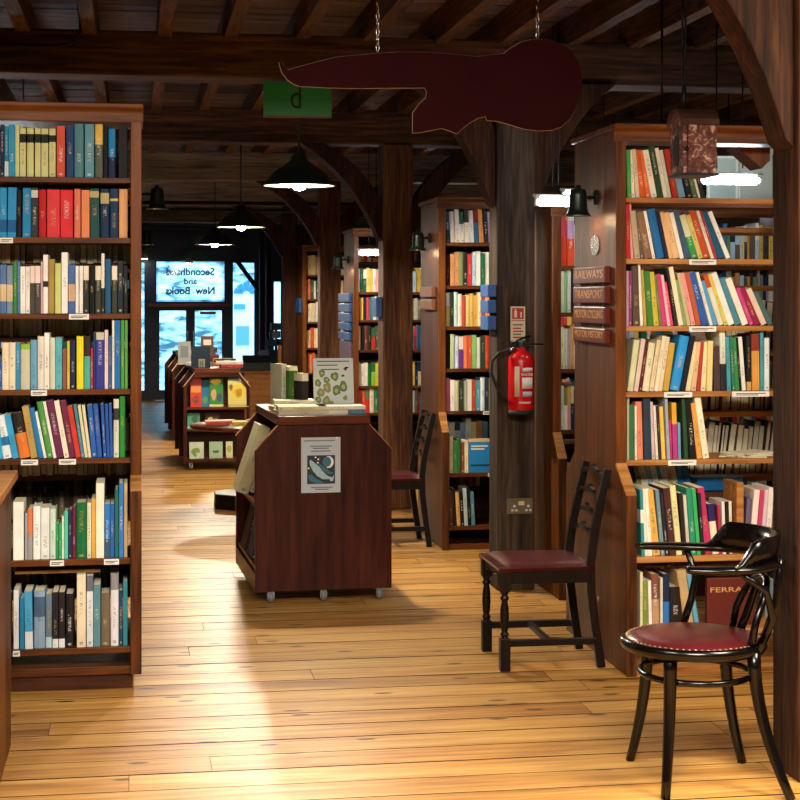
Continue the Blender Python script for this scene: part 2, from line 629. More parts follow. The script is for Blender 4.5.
def book_geo(w, d, h, hard):
    """spine at y=0 facing -y, bottom at z=0, centred on x. returns verts, faces, mat index"""
    hw = w / 2
    tc = min(0.0022 if hard else 0.0008, w * 0.2)
    b = min(0.007, w * 0.16) if hard else min(0.0015, w * 0.05)
    if hard:
        outer = [(-hw, d), (-hw, b), (-hw * 0.75, b * 0.35), (0, 0), (hw * 0.75, b * 0.35), (hw, b), (hw, d)]
    else:
        outer = [(-hw, d), (-hw, b), (-hw * 0.9, 0), (hw * 0.9, 0), (hw, b), (hw, d)]
    inner = [(hw - tc, d), (hw - tc, b + tc), (-hw + tc, b + tc), (-hw + tc, d)]
    poly = outer + inner
    n = len(poly)
    v = [(x, y, 0) for x, y in poly] + [(x, y, h) for x, y in poly]
    f = [(i, (i + 1) % n, n + (i + 1) % n, n + i) for i in range(n)]
    f.append(tuple(reversed(range(n))))
    f.append(tuple(range(n, 2 * n)))
    m = [0] * len(f)
    o = len(v)
    ins = 0.004 if hard else 0.0003
    x0, x1, y0, y1, z0, z1 = -hw + tc, hw - tc, b + tc, d - ins, ins, h - ins
    v += [(x0, y0, z0), (x1, y0, z0), (x1, y1, z0), (x0, y1, z0), (x0, y0, z1), (x1, y0, z1), (x1, y1, z1), (x0, y1, z1)]
    for q in [(0, 3, 2, 1), (4, 5, 6, 7), (0, 1, 5, 4), (1, 2, 6, 5), (2, 3, 7, 6), (3, 0, 4, 7)]:
        f.append(tuple(i + o for i in q))
        m.append(1)
    return v, f, m


class Books:
    """collects books with their face attributes into one mesh"""

    def __init__(s):
        s.v, s.f, s.m, s.uv, s.c1, s.c2, s.c3, s.par = [], [], [], [], [], [], [], []

    def add(s, w, d, h, hard, c1, c2, c3, par, X):
        v, f, m = book_geo(w, d, h, hard)
        o = len(s.v)
        s.v += [tuple(X @ Vector(p)) for p in v]
        for q, mi in zip(f, m):
            s.f.append(tuple(i + o for i in q))
            s.m.append(mi)
            s.c1 += c1
            s.c2 += c2
            s.c3 += c3
            s.par += par
            for i in q:
                s.uv += [v[i][0] / w + 0.5, v[i][2] / h]

    def mesh(s, name):
        me = bpy.data.meshes.new(name)
        me.from_pydata(s.v, [], s.f)
        me.materials.append(M['book'])
        me.materials.append(M['paper'])
        me.polygons.foreach_set('material_index', s.m)
        u = me.uv_layers.new(name='UVMap')
        u.data.foreach_set('uv', s.uv)
        for nm, dt in (('Col', s.c1), ('Col2', s.c2), ('Col3', s.c3)):
            a = me.attributes.new(nm, 'FLOAT_COLOR', 'FACE')
            a.data.foreach_set('color', dt)
        a = me.attributes.new('Par', 'FLOAT_VECTOR', 'FACE')
        a.data.foreach_set('vector', s.par)
        me.update()
        return me


def styled(col, band=None, seed=None):
    c = hexc(col)
    lum = 0.2 * c[0] + 0.7 * c[1] + 0.1 * c[2]
    sd = random.random() if seed is None else seed
    if lum > 0.3:
        c3 = hexc(random.choice(['20242a', '3a2a24', '1f3358', '7a2228', '2a4a36']))
    else:
        c3 = hexc(random.choice(['e8e4d8', 'd9c27a', 'e8e8ec', 'c9a860']))
    if band:
        return list(c), list(hexc(band[2])), list(c3), [band[0], band[1], sd]
    return list(c), list(c), list(c3), [2.0, 2.0, sd]


STUFF = Books()


def one_book(w, d, h, col, X, label, group, band=None, hard=True, seed=None, name='book'):
    bk = Books()
    st = styled(col, band, seed)
    bk.add(w, d, h, hard, *st, Matrix.Identity(4))
    o = bpy.data.objects.new(name, bk.mesh(name))
    COL.objects.link(o)
    o.matrix_world = X
    tag(o, label, 'book', group)
    return o


def book_row(case, shelf, ox, oy, s, bottom, Y, zb, specs, xmin=None, xmax=None, dmax=0.2):
    """specs: (x0, x1, ytop, dx, colour[, band]) in the zoomed frame (ox,oy,scale s)"""
    k = 0
    for sp_ in specs:
        x0, x1, yt, dx, col = sp_[:5]
        band = sp_[5] if len(sp_) > 5 else None
        Xa, Xb = X_(ox + x0 / s, Y), X_(ox + x1 / s, Y)
        if xmin is not None and Xa < xmin:
            Xa = xmin
        if xmax is not None and Xb > xmax:
            Xb = xmax
        pm = ox + (x0 + x1) / 2 / s
        zt = at(pm, oy + yt / s, Y).z
        rise = zt - zb
        Xt = X_(ox + (x0 + dx) / s, Y) - X_(ox + x0 / s, Y)
        a = math.atan2(Xt, rise)
        wid = (Xb - Xa) * math.cos(a) - 0.0008
        if wid < 0.004:
            continue
        h = max(0.08, (rise - wid * abs(math.sin(a)) * 0.5) / math.cos(a))
        d = min(dmax, max(0.12, h * 0.72))
        hard = random.random() < 0.55
        y = Y + random.uniform(0, 0.012)
        if a <= 0:     # leans left, rests on its lower left edge
            piv = Vector((Xa, y, zb))
            X = Matrix.Translation(piv) @ Matrix.Rotation(a, 4, 'Y') @ Matrix.Translation((wid / 2, 0, 0.0004))
        else:
            piv = Vector((Xb, y, zb))
            X = Matrix.Translation(piv) @ Matrix.Rotation(a, 4, 'Y') @ Matrix.Translation((-wid / 2, 0, 0.0004))
        lean = '' if abs(a) < 0.12 else ('leaning ')
        lab = f"{lean}{cname(col)} book, {ORD[k]} from left on {shelf} of the {case} bookcase"
        one_book(wid, d, h, col, X, lab, f"books on {shelf} of the {case} bookcase", band, hard)
        k += 1


PAL = ['2a4a6a', 'd8d0c8', 'e0dcd0', 'ece8dc', '3a6a94', 'e0924c', '2a2a30', 'b890b0', 'c88a5c', '7a8a5c', 'c23a44', 'b4d0e0', '2a6a4a', 'e0c05a',
       'd9a84a', 'f0ece0', '8a2a34', '1c3352', '4aa0b4', '6a5a4a', 'd2602c', 'ddd6b0', '3c3a38', '5a7a5a']
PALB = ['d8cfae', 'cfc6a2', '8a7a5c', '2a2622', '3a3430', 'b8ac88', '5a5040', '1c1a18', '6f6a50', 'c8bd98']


def fill_row(xa, xb, Y, zb, h, pal, facing=1, hvar=0.15, lean=0.0, tmin=0.012, tmax=0.032, colours=None, dep=0.17, rnd=random):
    x = xa
    i = 0
    while x < xb - tmin:
        t = rnd.uniform(tmin, tmax)
        if colours:
            t = (xb - xa) / len(colours)
            if i >= len(colours):
                break
        t = min(t, xb - x)
        hh = h * (1 - rnd.uniform(0, hvar))
        col = colours[i] if colours else rnd.choice(pal)
        band = (0.6, 1.0, rnd.choice(pal)) if rnd.random() < 0.18 else None
        d = dep * rnd.uniform(0.85, 1.0)
        a = lean * rnd.uniform(0.7, 1.2)
        X = Matrix.Translation((x, Y + rnd.uniform(0, 0.01) * facing, zb)) @ Matrix.Rotation(a, 4, 'Y') @ Matrix.Translation((t / 2, 0, 0.0004))
        if facing < 0:
            X = X @ Matrix.Translation((0, 0, 0)) @ Matrix.Rotation(PI, 4, 'Z')
        STUFF.add(max(t - 0.001, 0.004), d, hh, rnd.random() < 0.5, *styled(col, band), X)
        x += t
        i += 1

# ------------------------------------------------------------------ floor


FX0, FX1 = -3.2, 5.0
fo = MB().box(FX0, FX1, 3.3, 25.4, -0.14, -0.012, 1).box(FX0, FX1, -4.0, 3.3, -0.14, 0.0, 0).build('floor', ['floor', 'under'])
tag(fo, 'worn golden pine floorboards running across the shop', kind='structure')
BW = 0.178
bm_ = MB().box(0, 1, 0, BW - 0.0058, -0.012, 0.0)
bme = bm_.mesh('board', ['floor', 'under'])
# soften the long upper edges so the joints read as grooves
bmx = bmesh.new()
bmx.from_mesh(bme)
bmesh.ops.bevel(bmx, geom=[e for e in bmx.edges if abs(e.verts[0].co.z) < 1e-6 and abs(e.verts[1].co.z) < 1e-6 and abs(e.verts[0].co.y - e.verts[1].co.y) < 1e-6],
                offset=0.0012, segments=1, affect='EDGES')
for f_ in bmx.faces:
    f_.normal_update()
    f_.material_index = 0 if f_.normal.z > 0.95 else 1
bmx.to_mesh(bme)
bmx.free()
row = 0
y = 3.3
while y < 25.2:
    if y < 15:
        xs = [FX0, random.uniform(-0.8, 2.6), FX1] if row % 3 else [FX0, random.uniform(-0.9, 0.6), random.uniform(1.6, 2.8), FX1]
    else:
        xs = [FX0, FX1]
    for a, b2 in zip(xs[:-1], xs[1:]):
        o = bpy.data.objects.new('board', bme)
        COL.objects.link(o)
        o.parent = fo
        o.location = (a + 0.001, y, random.uniform(-0.0012, 0))
        o.scale = (b2 - a - 0.002, 1, 1)
    y += BW
    row += 1

# ------------------------------------------------------------------ shell
CZ = 3.06
wl = MB().box(FX0 - 0.15, FX0, -4, 25.4, -0.1, CZ).build('wall_left', 'wallp')
wr = MB().box(FX1, FX1 + 0.15, -4, 25.4, -0.1, CZ).build('wall_right', 'wallp')
wf = MB().box(FX0, FX1, -4.15, -4, -0.1, CZ).build('wall_front', 'wallp')
for o, l in ((wl, 'dim plaster wall along the left of the shop'), (wr, 'dim plaster wall along the right of the shop'), (wf, 'dim plaster wall behind the camera')):
    tag(o, l, kind='structure')
ce = MB().box(FX0, FX1, -4, 25.4, CZ + 0.03, CZ + 0.15).build('ceiling', 'ceil')
tag(ce, 'dark timber ceiling of planks, joists and heavy beams', kind='structure')
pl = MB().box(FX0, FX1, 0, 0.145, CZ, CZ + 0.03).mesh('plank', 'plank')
y = 5.4
while y < 21:
    o = bpy.data.objects.new('plank', pl)
    COL.objects.link(o)
    o.parent = ce
    o.location = (0, y, random.uniform(0, 0.006))
    y += 0.155
JZ = 2.90
jm = MB().box(-0.036, 0.036, -1.5, 25.2, JZ, CZ).mesh('joist', 'joist')
x = -0.217 - 0.362 * 7
while x < FX1:
    if x > FX0:
        o = bpy.data.objects.new('joist', jm)
        COL.objects.link(o)
        o.parent = ce
        o.location = (x + random.uniform(-0.015, 0.015), 0, random.uniform(0, 0.012))
    x += 0.362
BEAMS = [(5.12, 2.72), (8.62, 2.70), (12.0, 2.68), (15.6, 2.66), (19.2, 2.62), (22.6, 2.58)]
for i, (by, bz) in enumerate(BEAMS):
    MB().box(FX0, FX1, by, by + 0.26, bz, JZ + 0.03).build('beam', 'beam_lit' if i >= 3 else 'beam', ce, 0.012)
# thin service pipes under the far ceiling
for i, (py, pz) in enumerate([(16.6, 2.5), (18.0, 2.5), (20.6, 2.42)]):
    MB().tube([(FX0, py, pz), (FX1, py, pz)], 0.018, 6).build('pipe', ['maroon', 'iron', 'iron'][i], ce)

# ------------------------------------------------------------------ posts with knee braces


def brace(x, y0, y1, side, z0, z1, ext, parent, mat, thick=0.17):
    """curved knee brace: a bent bar from the post up to the beam, open behind"""
    lo_, up_ = [], []
    n_ = 9
    for k in range(n_):
        t_ = k / (n_ - 1)
        a_ = t_ * PI / 2
        # elliptical lower edge, flatter at the foot
        cx_, cz_ = 0.4 * (1 - math.cos(a_)) + 0.6 * t_, 0.4 * math.sin(a_) + 0.6 * t_
        lo_.append((0.03 + (ext - 0.03) * cx_, z0 + (z1 - z0) * cz_))
    for k in range(n_):
        t_ = k / (n_ - 1)
        a_ = t_ * PI / 2
        cx_, cz_ = 0.4 * (1 - math.cos(a_)) + 0.6 * t_, 0.4 * math.sin(a_) + 0.6 * t_
        up_.append((max(0.0, (ext - thick) * cx_), z0 + thick * 1.45 + (z1 - z0 - thick * 1.45) * cz_))
    poly = [(x, z0 - 0.03)] + [(x + side * a, b) for a, b in lo_] + [(x + side * a, b) for a, b in reversed(up_)]
    MB().prism(poly, 'y', y0, y1).build('brace', mat, parent, 0.006)


def post(label, x0, x1, y0, y1, ztop, braces=(-1, 1), mat='post', z0=2.06, ext=0.42, thick=0.17):
    p = thing('timber_post', label, None, ((x0 + x1) / 2, (y0 + y1) / 2, 0), kind='structure')
    bx('shaft', mat, p, x0, x1, y0, y1, 0, ztop, 0.01)
    for s in braces:
        brace(x1 if s > 0 else x0, y0 + 0.03, y1 - 0.03, s, z0, ztop, ext, p, 'post', thick)
    return p


p0b = fl(771, 772)
P0 = post('heavy oak post with knee brace at the right edge of the picture', X_(772, 5.22), X_(772, 5.22) + 0.26, 5.0, 5.22, 2.72, (-1, 1), thick=0.36)
a = fl(497, 591)
P1y = a.y
P1x0, P1x1 = a.x, X_(535, P1y)
P1 = post('dark weathered post carrying the red fire extinguisher', P1x0, P1x1, P1y, P1y + 0.2, 2.70, (-1, 1), 'post_grey', ext=0.46, thick=0.26)
P2x0, P2x1 = X_(383, 11.95), X_(413, 11.95)
P2 = post('brown oak post beside the far chair', P2x0, P2x1, 11.95, 12.2, 2.68, (-1, 1), 'post_lit', z0=2.0, ext=0.6)
P3x0, P3x1 = X_(320, 15.6), X_(341, 15.6)
P3 = post('oak post behind the flower book', P3x0, P3x1, 15.6, 15.82, 2.66, (-1, 1), 'post_lit', ext=0.6)
P4 = post('far oak post near the entrance', X_(283, 19.2), X_(297, 19.2), 19.2, 19.42, 2.62, (-1, 1), ext=0.6)

# ------------------------------------------------------------------ bookcases


def bookcase(label, x0, x1, yu, step, depth, ztop, z_up, z_lo, upper, lower, back=None, plinth=0.0, ins=0.0, front='case_hi', side='case',
             shelfm='case_x', backshelves=(), cornice=0.014, divider=None, labels=()):
    root = thing('bookcase', label, 'bookcase', ((x0 + x1) / 2, yu + depth / 2, 0), group='tall timber bookcases')
    yl = yu - step
    yb = yu + depth
    th = 0.034
    prof = [(yl, plinth), (yl, z_lo), (yu, z_up), (yu, ztop), (yb, ztop), (yb, z_up), (yb + step, z_lo), (yb + step, plinth)]
    for xa in (x0, x1 - th):
        sp_ = MB().prism(prof, 'x', xa, xa + th).build('side_panel', side, root, 0.003)
        # paler front stiles and the sloped cap where the lower half steps out
        MB().box(xa - 0.004, xa + th + 0.006, yu - 0.014, yu + 0.0, z_up + 0.01, ztop).build('stile', front, root, 0.003)
        MB().box(xa - 0.004, xa + th + 0.006, yl - 0.014, yl + 0.0, plinth, z_lo).build('stile', side, root, 0.003)
        if step > 0.03:
            MB().prism([(yl - 0.014, z_lo), (yl, z_lo - 0.0), (yu, z_up), (yu - 0.014, z_up + 0.012)], 'x', xa - 0.005, xa + th + 0.007).build('slope_cap', 'pine_x', root, 0.002)
    zc = ztop
    MB().prism([(yu - 0.016, zc - 0.05), (yu - 0.016, zc - 0.008), (yu - 0.034, zc + 0.008), (yu - 0.034, zc + 0.025), (yb + 0.02, zc + 0.025), (yb + 0.02, zc - 0.0), (yu, zc - 0.0), (yu, zc - 0.05)],
               'x', x0 - cornice, x1 + cornice).build('cornice', front if front != 'case_hi' else 'case_x', root, 0.004)
    for z in upper:
        bx('shelf', shelfm, root, x0 + th, x1 - th, yu, yu + 0.3, z - 0.022, z, 0.002)
    for z in lower:
        bx('shelf', shelfm, root, x0 + th, x1 - th, yl, yl + 0.34, z - 0.024, z, 0.002)
    for z in backshelves:
        bx('shelf', shelfm, root, x0 + th, x1 - th, yu + 0.31, yb - 0.01, z - 0.022, z, 0.002)
    # bottom board, rail and plinth
    bx('bottom_board', shelfm, root, x0 + th, x1 - th, yl + 0.03, yb + step - 0.02, plinth + 0.01, plinth + 0.03)
    bx('bottom_rail', shelfm, root, x0 + th, x1 - th, yl, yl + 0.025, plinth, plinth + 0.034, 0.003)
    if plinth > 0:
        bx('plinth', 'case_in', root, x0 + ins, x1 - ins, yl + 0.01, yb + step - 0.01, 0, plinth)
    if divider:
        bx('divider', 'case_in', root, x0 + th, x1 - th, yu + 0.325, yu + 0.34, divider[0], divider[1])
    for (pa, pb, pz, yy) in labels:
        ww = X_(pb, yy) - X_(pa, yy)
        lb = bx('shelf_label', 'white', root, X_(pa, yy), X_(pb, yy), yy - 0.0035, yy - 0.0005, pz - 0.024, pz - 0.002)
        for q in range(2):
            bx('print_line', 'black', lb, X_(pa, yy) + ww * 0.1, X_(pa, yy) + ww * (0.9 - 0.2 * q), yy - 0.0042, yy - 0.0035, pz - 0.012 - q * 0.006, pz - 0.009 - q * 0.006)
    return root


# --- the left bookcase
LYL = fl(133, 688).y
LYU = LYL + 0.14
LX1 = X_(140, LYU)
LX0 = LX1 - 1.16
Lp = lambda py: at(70, py, LYU).z
Ll = lambda py: at(70, py, LYL).z
LU = [Lp(y_) for y_ in (177, 237.5, 313.5, 389.5, 458.5)]
LL = [Ll(y_) for y_ in (559.5, 648.5)]
bookcase('tall open bookcase full of books at the left edge of the picture', LX0, LX1, LYU, 0.14, 0.74, Lp(107) - 0.01, Lp(478), Ll(492), LU, LL,
         plinth=0.056, ins=0.03, backshelves=[z - 0.10 for z in LU], divider=None,
         labels=[(0, 13, LU[1], LYU), (69, 89, LU[2], LYU), (31, 47, LU[3], LYU), (21, 38, LU[4], LYU), (59, 76, LU[4], LYU),
                 (50, 64, LL[0], LYL), (104, 119, LL[0], LYL), (13, 20, LL[1], LYL)])
LYb = LYU + 0.012
xm = LX1 - 0.034 - 0.003
S = 5.3333
book_row('left', 'the top shelf', 0, 115, S, 330, LYb, LU[0], [
    (0, 22, 50, 0, '1e2f52'), (24, 46, 60, 0, '2b7f9e', (0.0, 0.3, 'b8d8e0')), (46, 80, 50, 0, '2f93c8'), (80, 104, 50, 0, 'c9cf95'),
    (106, 138, 70, 0, 'c6cb94', (0.70, 0.88, '1c201c')), (143, 180, 70, 0, 'c6cb94', (0.70, 0.88, '1c201c')), (186, 217, 70, 0, 'c6cb94', (0.70, 0.88, '1c201c')),
    (220, 258, 72, 0, 'c6cb94', (0.70, 0.88, '1c201c')), (262, 297, 72, 0, 'c6cb94', (0.72, 0.86, '1c201c')), (302, 347, 58, 0, 'c9543f'), (354, 393, 55, 0, '23427a'),
    (396, 446, 47, 0, '4f7f8f'), (452, 502, 47, 0, '5a93a8'), (506, 550, 47, 0, '555f55', (0.62, 1.0, 'd9b653')), (552, 575, 56, 0, '14161c'),
    (578, 616, 72, 0, '1f7fc0', (0.0, 0.42, '1c2c50')), (632, 680, 50, 0, '1a1d24')], xmax=xm)
book_row('left', 'the second shelf', 0, 115, S, 648, LYb, LU[1], [
    (0, 36, 388, 0, '2d93cf', (0.1, 0.35, '1c5a9a')), (37, 84, 386, 4, '2d8fd0', (0.1, 0.35, '1c5a9a')), (86, 114, 400, 0, '14161c'), (118, 164, 390, 2, '1f86c4'),
    (166, 203, 388, 0, '2b3a3c', (0.8, 0.95, 'c8ccc8')), (205, 247, 398, 0, 'b5202c'), (250, 319, 398, 0, 'd43a45'), (322, 389, 400, 0, 'd2303a'), (395, 430, 395, 0, 'd9745a'),
    (434, 478, 400, 0, 'e08a5e'), (482, 532, 393, -4, '1f4f4f', (0.82, 0.95, 'b0a878')), (535, 583, 395, 0, '1c3352', (0.7, 0.92, 'b0a878')),
    (586, 631, 393, 0, '1c3a5c', (0.75, 0.8, 'c9b878')), (635, 681, 395, 0, 'e3a878')], xmax=xm)
book_row('left', 'the third shelf', 0, 245, S, 360, LYb, LU[2], [
    (0, 36, 105, 0, '5a7cae', (0.25, 0.6, 'd8c4a4')), (37, 68, 110, 0, '7d92ae', (0.25, 0.6, 'd8c4a4')), (69, 91, 90, 0, '3d8a4a'), (92, 107, 90, 0, '4f7fb0'),
    (108, 136, 115, 0, 'f2f2ee'), (137, 160, 115, 0, 'eceae6'), (161, 186, 112, 0, '4c4742', (0.64, 1, 'f0dcd8')), (187, 216, 112, 0, '4a4642', (0.64, 1, 'f0dcd8')),
    (217, 229, 90, 0, 'caa9b4'), (230, 256, 52, 0, 'f0f0ee', (0.45, 0.55, '2a2c30')), (257, 292, 75, 0, 'a8914f'), (294, 326, 98, 0, 'cdd685'), (328, 362, 40, 0, 'f3f4f0'),
    (364, 402, 105, 0, '4a6cac', (0.25, 0.6, 'caa98c')), (403, 420, 112, 0, 'f2f2f0'), (423, 443, 112, 0, 'eeeeea'), (445, 474, 112, 0, '2c302e', (0.7, 1, 'e9e4d2')),
    (475, 507, 112, 0, '141518'), (508, 539, 112, 0, '3c4238', (0.7, 1, 'e9e4d2')), (540, 558, 45, 0, '2c302e', (0.42, 1, 'e8e6dc')), (560, 592, 75, 0, '2a5a86'),
    (596, 626, 112, 0, '3a423c', (0.7, 1, 'e9e4d2')), (628, 657, 85, 0, '22303a'), (660, 681, 110, 0, '2a2c30')], xmax=xm)
book_row('left', 'the fourth shelf', 0, 318, S, 380, LYb, LU[3], [
    (-4, 9, 230, 0, '2a5aa0'), (10, 47, 132, 0, 'ece0c4'), (48, 83, 132, 0, 'ece0c4'), (84, 107, 135, 0, '3a8fc0'), (108, 159, 140, 0, 'c9c8b0', (0.88, 1, '8cbf3f')),
    (161, 199, 118, 0, '6aa5c8'), (200, 235, 98, 0, 'dfdcd0'), (236, 264, 80, 0, 'f0ede4'), (266, 296, 105, 0, 'cfd6c4'), (298, 331, 105, 0, '5fb3c4'),
    (333, 356, 165, 0, '8c5a48'), (358, 372, 125, 0, 'd9c832'), (374, 402, 120, 0, '1e2f55'), (408, 446, 98, 0, 'e6dc2c'), (448, 483, 98, 0, '4fb0a8', (0.62, 1, '3a2f2c')),
    (484, 496, 160, 0, 'c2304a'), (498, 511, 78, 0, '2f3a66'), (512, 556, 78, 0, '36409c', (0.87, 1, 'c9c8b8')), (558, 577, 65, 0, 'ead0da'), (578, 597, 98, 0, '2f5f9c'),
    (598, 611, 12, 0, 'e8e8e0'), (612, 642, 12, 0, '2472b8'), (644, 664, 12, 0, '4f9c4a'), (666, 682, 12, 0, '6cb25a')], xmax=xm)
book_row('left', 'the fifth shelf', 0, 395, S, 335, LYb, LU[4], [
    (-10, 16, 110, -20, '3aa0c8'), (18, 66, 108, -40, 'e4ebf2', (0.3, 0.5, '2a7ab8')), (68, 102, 105, -45, '3aa3d6'), (104, 164, 95, -46, 'e07a34', (0.55, 1, '2a2220')),
    (165, 202, 60, -50, 'b59a58'), (203, 233, 70, -50, '2a7ab8'), (234, 250, 90, -50, 'f0efe8'), (252, 284, 35, -58, '4f9a48'), (285, 302, 35, -58, 'efece4'),
    (303, 342, 30, -56, '6a2a4e'), (343, 371, 30, -56, 'f0e6d0'), (372, 404, 30, -52, '702a4a'), (405, 434, 62, -48, 'cf3f2f'), (435, 452, 55, -44, '4a8a9a'),
    (453, 470, 55, -40, 'dcd6b0'), (471, 488, 55, -36, 'e6dcb4'), (490, 518, 55, -26, '2f62b4'), (519, 546, 50, -24, '2f5fb4'), (552, 569, 48, -16, '2d58a8'),
    (570, 587, 48, -12, '2d58a8'), (588, 604, 48, -8, '2d5aac'), (606, 635, 22, 0, 'd9d6cc', (0.64, 0.84, '3c3c3c')), (638, 668, 8, 0, '2f8a3c')], xmax=xm)
LYc = LYL + 0.014
book_row('left', 'the sixth shelf', 0, 460, S, 528, LYc, LL[0], [
    (70, 127, 225, 0, 'ecefe6'), (132, 149, 285, 0, 'a8a0a8'), (150, 174, 262, 0, 'e2794a', (0, 0.5, '9a9a9c')), (176, 216, 248, 0, 'eef0f0'),
    (218, 264, 258, 0, 'dfe5e4'), (266, 297, 262, 0, 'c8e0d4'), (298, 313, 340, 0, '2f9a5c'), (314, 329, 340, 0, '37a060'), (330, 341, 300, 0, 'e0ead8'),
    (342, 363, 275, 0, '5fc0a8'), (364, 385, 268, 0, '28365a'), (386, 405, 250, 0, '6a2440'), (406, 462, 228, 0, '1c6a3c'), (464, 487, 228, 0, 'd6dcc0'),
    (488, 511, 208, 0, 'd9a84a'), (512, 556, 125, 0, 'f0eddc'), (558, 587, 235, 0, '2f7cc8', (0, 0.35, '3a5a74')), (588, 610, 235, 0, '2c62b4'), (612, 632, 160, 0, '2a6a5c'),
    (634, 660, 125, 0, '3a7cc8'), (662, 680, 130, 0, 'c8a878')], xmax=xm)
book_row('left', 'the seventh shelf', 0, 555, S, 495, LYc, LL[1], [
    (72, 100, 190, 0, 'e2e6ea'), (104, 131, 232, 0, '2a82b8'), (134, 176, 195, -5, '4aa4d4', (0, 0.3, 'd8e4ec')), (180, 240, 195, 0, '8aa4c0', (0.55, 0.9, '4a6484')),
    (242, 278, 212, 0, '6a8090', (0, 0.2, 'bcd8e4')), (280, 311, 200, 0, '2a2428', (0, 0.16, 'e4ecec')), (314, 346, 200, 0, '2c2528', (0, 0.16, 'e4ecec')),
    (350, 392, 210, 0, '20201e'), (410, 458, 105, 0, 'e6d8bc'), (462, 497, 112, 0, 'd8dce4', (0.78, 1, '6a6c78')), (498, 536, 160, 0, '5a8a98'), (538, 586, 205, 0, '6f6250'),
    (590, 633, 105, 0, 'd8d8e0', (0.78, 1, '8a8a90')), (635, 654, 190, 0, '20435a'), (656, 681, 140, 0, '3a8a9c')], xmax=xm)
fo2 = MB().box(X_(14, LYc), X_(100, LYc), LYc + 0.05, LYc + 0.19, 0, 0.004).box(X_(14, LYc), X_(100, LYc), LYc + 0.052, LYc + 0.188, 0.004, 0.012).build('folder', [plain('tan_card', '9a7448', 0.7)])
fo2.location = (0, 0, Ll(575.5))
tag(fo2, 'tan card folder lying flat across the tops of the lowest books on left', 'folder')

# back rows of the left bookcase, seen through it, and books beyond the frame
rb = random.Random(5)
for z in [z_ - 0.10 for z_ in LU]:
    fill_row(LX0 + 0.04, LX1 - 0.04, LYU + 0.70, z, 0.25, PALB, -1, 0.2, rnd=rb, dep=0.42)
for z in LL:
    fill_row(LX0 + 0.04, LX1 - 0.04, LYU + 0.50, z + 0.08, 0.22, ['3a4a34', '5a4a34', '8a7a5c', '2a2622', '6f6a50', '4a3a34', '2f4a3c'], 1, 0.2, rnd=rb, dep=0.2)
for z in LU:
    fill_row(LX0 + 0.04, X_(-12, LYb), LYb, z, 0.22, PAL, 1, 0.2, rnd=rb)
for z in LL:
    fill_row(LX0 + 0.04, X_(12, LYb), LYc, z, 0.22, PAL, 1, 0.2, rnd=rb)

# --- the right bookcase
RYL = fl(635, 676).y
RYU = RYL + 0.15
RX0 = X_(616, RYU)
RX1 = RX0 + 1.5
Rp = lambda py: at(690, py, RYU).z
Rl = lambda py: at(690, py, RYL).z
RU = [Rp(y_) for y_ in (198, 259, 326, 391.5, 459.5)]
RL = [Rl(556), Rl(630)]
bookcase('tall open bookcase of leaning books behind the bentwood chair', RX0, RX1, RYU, 0.15, 0.66, Rp(131), Rp(464), Rl(494), RU, RL,
         shelfm='pine_x', backshelves=[z - 0.11 for z in RU], plinth=0.0,
         labels=[(689, 716, RU[1], RYU), (689, 716, RU[2], RYU), (664, 692, RU[3], RYU), (732, 769, RU[3], RYU), (668, 696, RU[4], RYU)])
RYb = RYU + 0.012
RYc = RYL + 0.014
rm = RX0 + 0.042
S = 5.0
book_row('right', 'the top shelf', 615, 125, S, 357, RYb, RU[0], [
    (62, 84, 125, -6, '3fa45c'), (86, 104, 125, -12, 'efe6d8'), (106, 126, 122, -20, 'd8c8b4'), (128, 159, 125, -30, 'd2602c'), (160, 182, 125, -34, 'e0713c'),
    (184, 214, 125, -44, 'ece8dc'), (216, 244, 105, -46, '2f4a34'), (246, 265, 115, -46, 'f0ede4'), (266, 290, 125, -45, 'cfe2d4'), (292, 320, 122, -46, 'b8362c'),
    (322, 360, 130, -50, '7ab0dc'), (362, 392, 190, -40, '1c1c20'), (394, 419, 190, -44, '5a7a5a'), (420, 432, 190, -46, 'f0f0ec'), (433, 460, 200, -46, '2a3030')], xmin=rm)
book_row('right', 'the second shelf', 615, 195, S, 308, RYb, RU[1], [
    (60, 82, 45, -4, 'c22a34'), (84, 98, 40, -12, 'e8a0a4'), (100, 130, 80, -24, 'b8a88c'), (132, 150, 90, -28, '6a5a4a'), (152, 191, 85, -42, '8a6a54'), (192, 208, 80, -46, 'f0ece0'),
    (210, 252, 70, -50, '2468a8'), (254, 272, 80, -50, '1c2440'), (274, 293, 85, -48, 'e4b888'), (294, 329, 88, -52, 'e6c090'), (330, 352, 88, -54, 'f2efe6'),
    (354, 385, 75, -60, '3a5a78'), (386, 419, 100, -62, '3a9a4a', (0.5, 1, 'd6d8b0')), (420, 445, 100, -66, 'd2c878'), (446, 480, 80, -76, 'c2502c'), (482, 499, 80, -77, 'e8dccc'),
    (500, 516, 85, -78, 'a83a3c'), (518, 557, 85, -90, '1f5a80'), (558, 582, 85, -94, 'f0f0ee')], xmin=rm)
